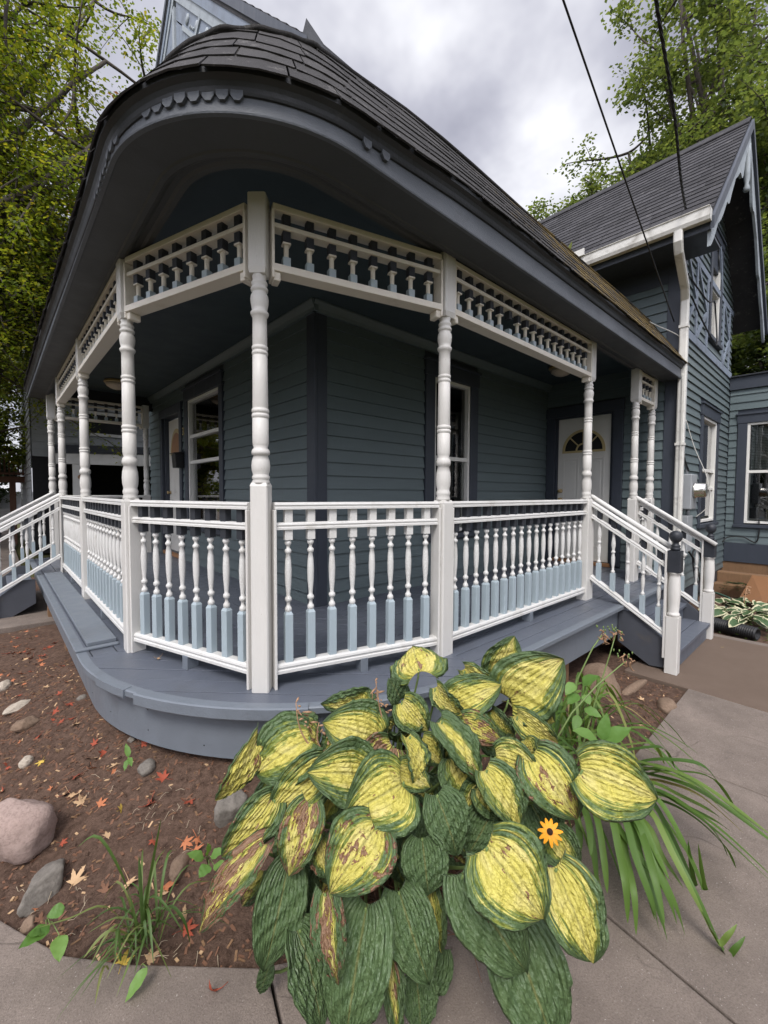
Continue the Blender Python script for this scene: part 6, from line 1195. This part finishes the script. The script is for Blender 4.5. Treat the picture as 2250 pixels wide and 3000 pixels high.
tree('ash_tree', 'tallest green ash filling the top right corner above the wing roof', (15.0, -.6, -.6), 6.0, (15.0, -.4, 13.2), (4.6, 4.2, 5.6), 24, 12, 85000, .12, 'ash_foliage', 27, .28, droop=.15)
tree('ash_tree', 'shorter green tree seen between the wing gable and the flat annexe roof', (12.6, -2.0, -.6), 2.0, (12.6, -2.0, 5.6), (2.4, 2.6, 3.6), 12, 10, 40000, .12, 'ash_foliage', 31, .14, droop=.15)
tree('ash_tree', 'yellow green sapling top showing low above the wing ridge beside the porch roof', (11.5, 4.6, -.6), 4.0, (11.0, 4.2, 7.0), (1.5, 1.5, 2.1), 8, 6, 7000, .17, 'maple_foliage', 35, .1)
for i, (x, y, h, lab) in enumerate(((-2.7, 17.5, 5.5, 'dark evergreen mass of shrubs beyond the neighbour drive'), (-4.2, 16.0, 4.0, 'low dark shrub left of the brown balcony'), (-9.5, -9.0, 9, 'street tree behind the viewer reflected in the panes'), (-14.0, 1.0, 9, 'street tree across the road reflected in the front window'), (1.5, -12.0, 9, 'street tree across the side yard reflected in the annexe window'))):
    tree('shrub' if i < 2 else 'street_tree', lab, (x, y, -.6), .5 if i < 2 else 3, (x, y, h * .5 if i < 2 else 5.5), (2.0, 1.8, h * .5) if i < 2 else (3.8, 3.8, 4.2), 9, 8, 16000 if i < 2 else 12000, .15 if i < 2 else .32, 'dark_foliage', 40 + i, .08 if i < 2 else .25)
# ---------------------------------------------------------------- neighbours
nh = thing('neighbour_house', 'grey shingled neighbouring house with a dark garage opening seen through the porch', 'house', (1, 12.5, -.6))
NF = FV(11.0, -1)
siding_wall('wall', NF, -1.35, 8, 1.92, 8.2, .19, holes=[(-.30, .86, 2.55, 3.22)], mat='neighbour_shingle', parent=nh)
b = MB(); b.box((-1.35, -6, 1.95), (8, -.02, 8.2), 0, NF); b.build('wall', 'neighbour_shingle', nh)
siding_wall('wall', FU(-1.37, -1), 11.0, 17, -.6, 8.2, .19, mat='neighbour_shingle', parent=nh)
b = MB(); b.box((-.30, 0, 2.55), (.86, .03, 2.63), 0, NF); b.box((-.30, 0, 3.14), (.86, .03, 3.22), 0, NF); b.box((-.30, 0, 2.63), (-.22, .03, 3.14), 0, NF); b.box((.78, 0, 2.63), (.86, .03, 3.14), 0, NF); o = b.build('window', 'neighbour_trim', nh); b = MB(); b.box((-.22, -.02, 2.63), (.78, .012, 3.14), 0, NF); b.build('pane', 'dark_inside', o)
b = MB(); b.hexa([Vector(p) for p in ((-1.0, 10.0, 1.95), (8, 10.0, 2.35), (8, 11.0, 2.5), (-1.0, 11.0, 2.15), (-1.0, 10.0, 2.0), (8, 10.0, 2.40), (8, 11.0, 2.6), (-1.0, 11.0, 2.25))]); b.build('garage_roof', 'charcoal_paint', nh)
b = MB(); b.hexa([Vector(p) for p in ((-.95, 10.02, 1.70), (8, 10.02, 1.82), (8, 10.10, 1.82), (-.95, 10.10, 1.70), (-.95, 10.02, 1.95), (8, 10.02, 2.34), (8, 10.10, 2.34), (-.95, 10.10, 1.95))]); b.build('garage_fascia', 'neighbour_trim', nh)
b = MB(); b.box((-.62, 10.03, -.6), (-.30, 10.12, 1.70)); b.build('garage_post', 'neighbour_trim', nh)
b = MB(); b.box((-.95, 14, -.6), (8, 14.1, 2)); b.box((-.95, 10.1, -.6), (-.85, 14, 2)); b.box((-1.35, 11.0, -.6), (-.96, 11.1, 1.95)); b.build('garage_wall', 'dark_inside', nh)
b = MB(); b.lathe([(0, .07), (.02, .07), (.03, .03)], (-.45, 10.03, 1.38), 12, axis=(0, -1, 0)); b.build('garage_emblem', 'weathered_wood', nh)
dk = thing('balcony', 'brown stained wooden balcony on a post beyond the grey house', 'balcony', (-1.9, 14.5, -.6))
b = MB(); b.box((-2.3, 13.9, 1.30), (-1.38, 15.4, 1.46)); b.build('floor', 'brown_stain', dk); b = MB(); b.box((-1.75, 13.95, -.6), (-1.60, 14.10, 1.30)); b.build('post', 'brown_stain', dk)
b = MB(); b.box((-2.3, 13.9, 2.22), (-1.38, 13.98, 2.30)); b.box((-2.3, 13.9, 1.52), (-1.38, 13.96, 1.58)); b.box((-2.3, 13.90, 1.46), (-2.2, 14.0, 2.36))
for i in range(8): b.box((-2.18 + i * .105, 13.92, 1.5), (-2.14 + i * .105, 13.96, 2.24))
b.build('railing', 'brown_stain', dk)
car = thing('parked_car', 'white car parked beyond the brown balcony post', 'car', (-1.7, 18.5, -.6))
b = MB(); pr = [(-2.1, .3), (2.1, .3), (2.15, .75), (1.3, .95), (.7, 1.42), (-1.0, 1.45), (-1.7, 1.0), (-2.15, .85)]; b.prism(pr, lambda a, z, t: Vector((-1.2 + t, 18.6 + a * .9, z - .45)), -.85, .85); b.build('body', 'car_white', car, bev=.06)
b = MB(); b.prism([(1.15, .98), (.66, 1.36), (-.95, 1.38), (-1.5, 1.02)], lambda a, z, t: Vector((-1.2 + t, 18.6 + a * .9, z - .45)), -.87, .87); b.build('window', 'dark_inside', car)
for y in (-1.3, 1.3):
    for x in (-.87, .75): b = MB(); b.lathe([(0, .2), (.02, .31), (.16, .31), (.18, .2)], (-1.2 + x - .04, 18.6 + y * .9, -.28), 20, axis=(1, 0, 0)); b.build('wheel', 'plastic_black', car)
dw = MB(); dw.box((-12, 6.6, -.655), (-1.7, 40, -.60)); struct(dw.build('driveway', 'concrete', None, (-4, 12, -.62)))
bpy.context.view_layer.update()
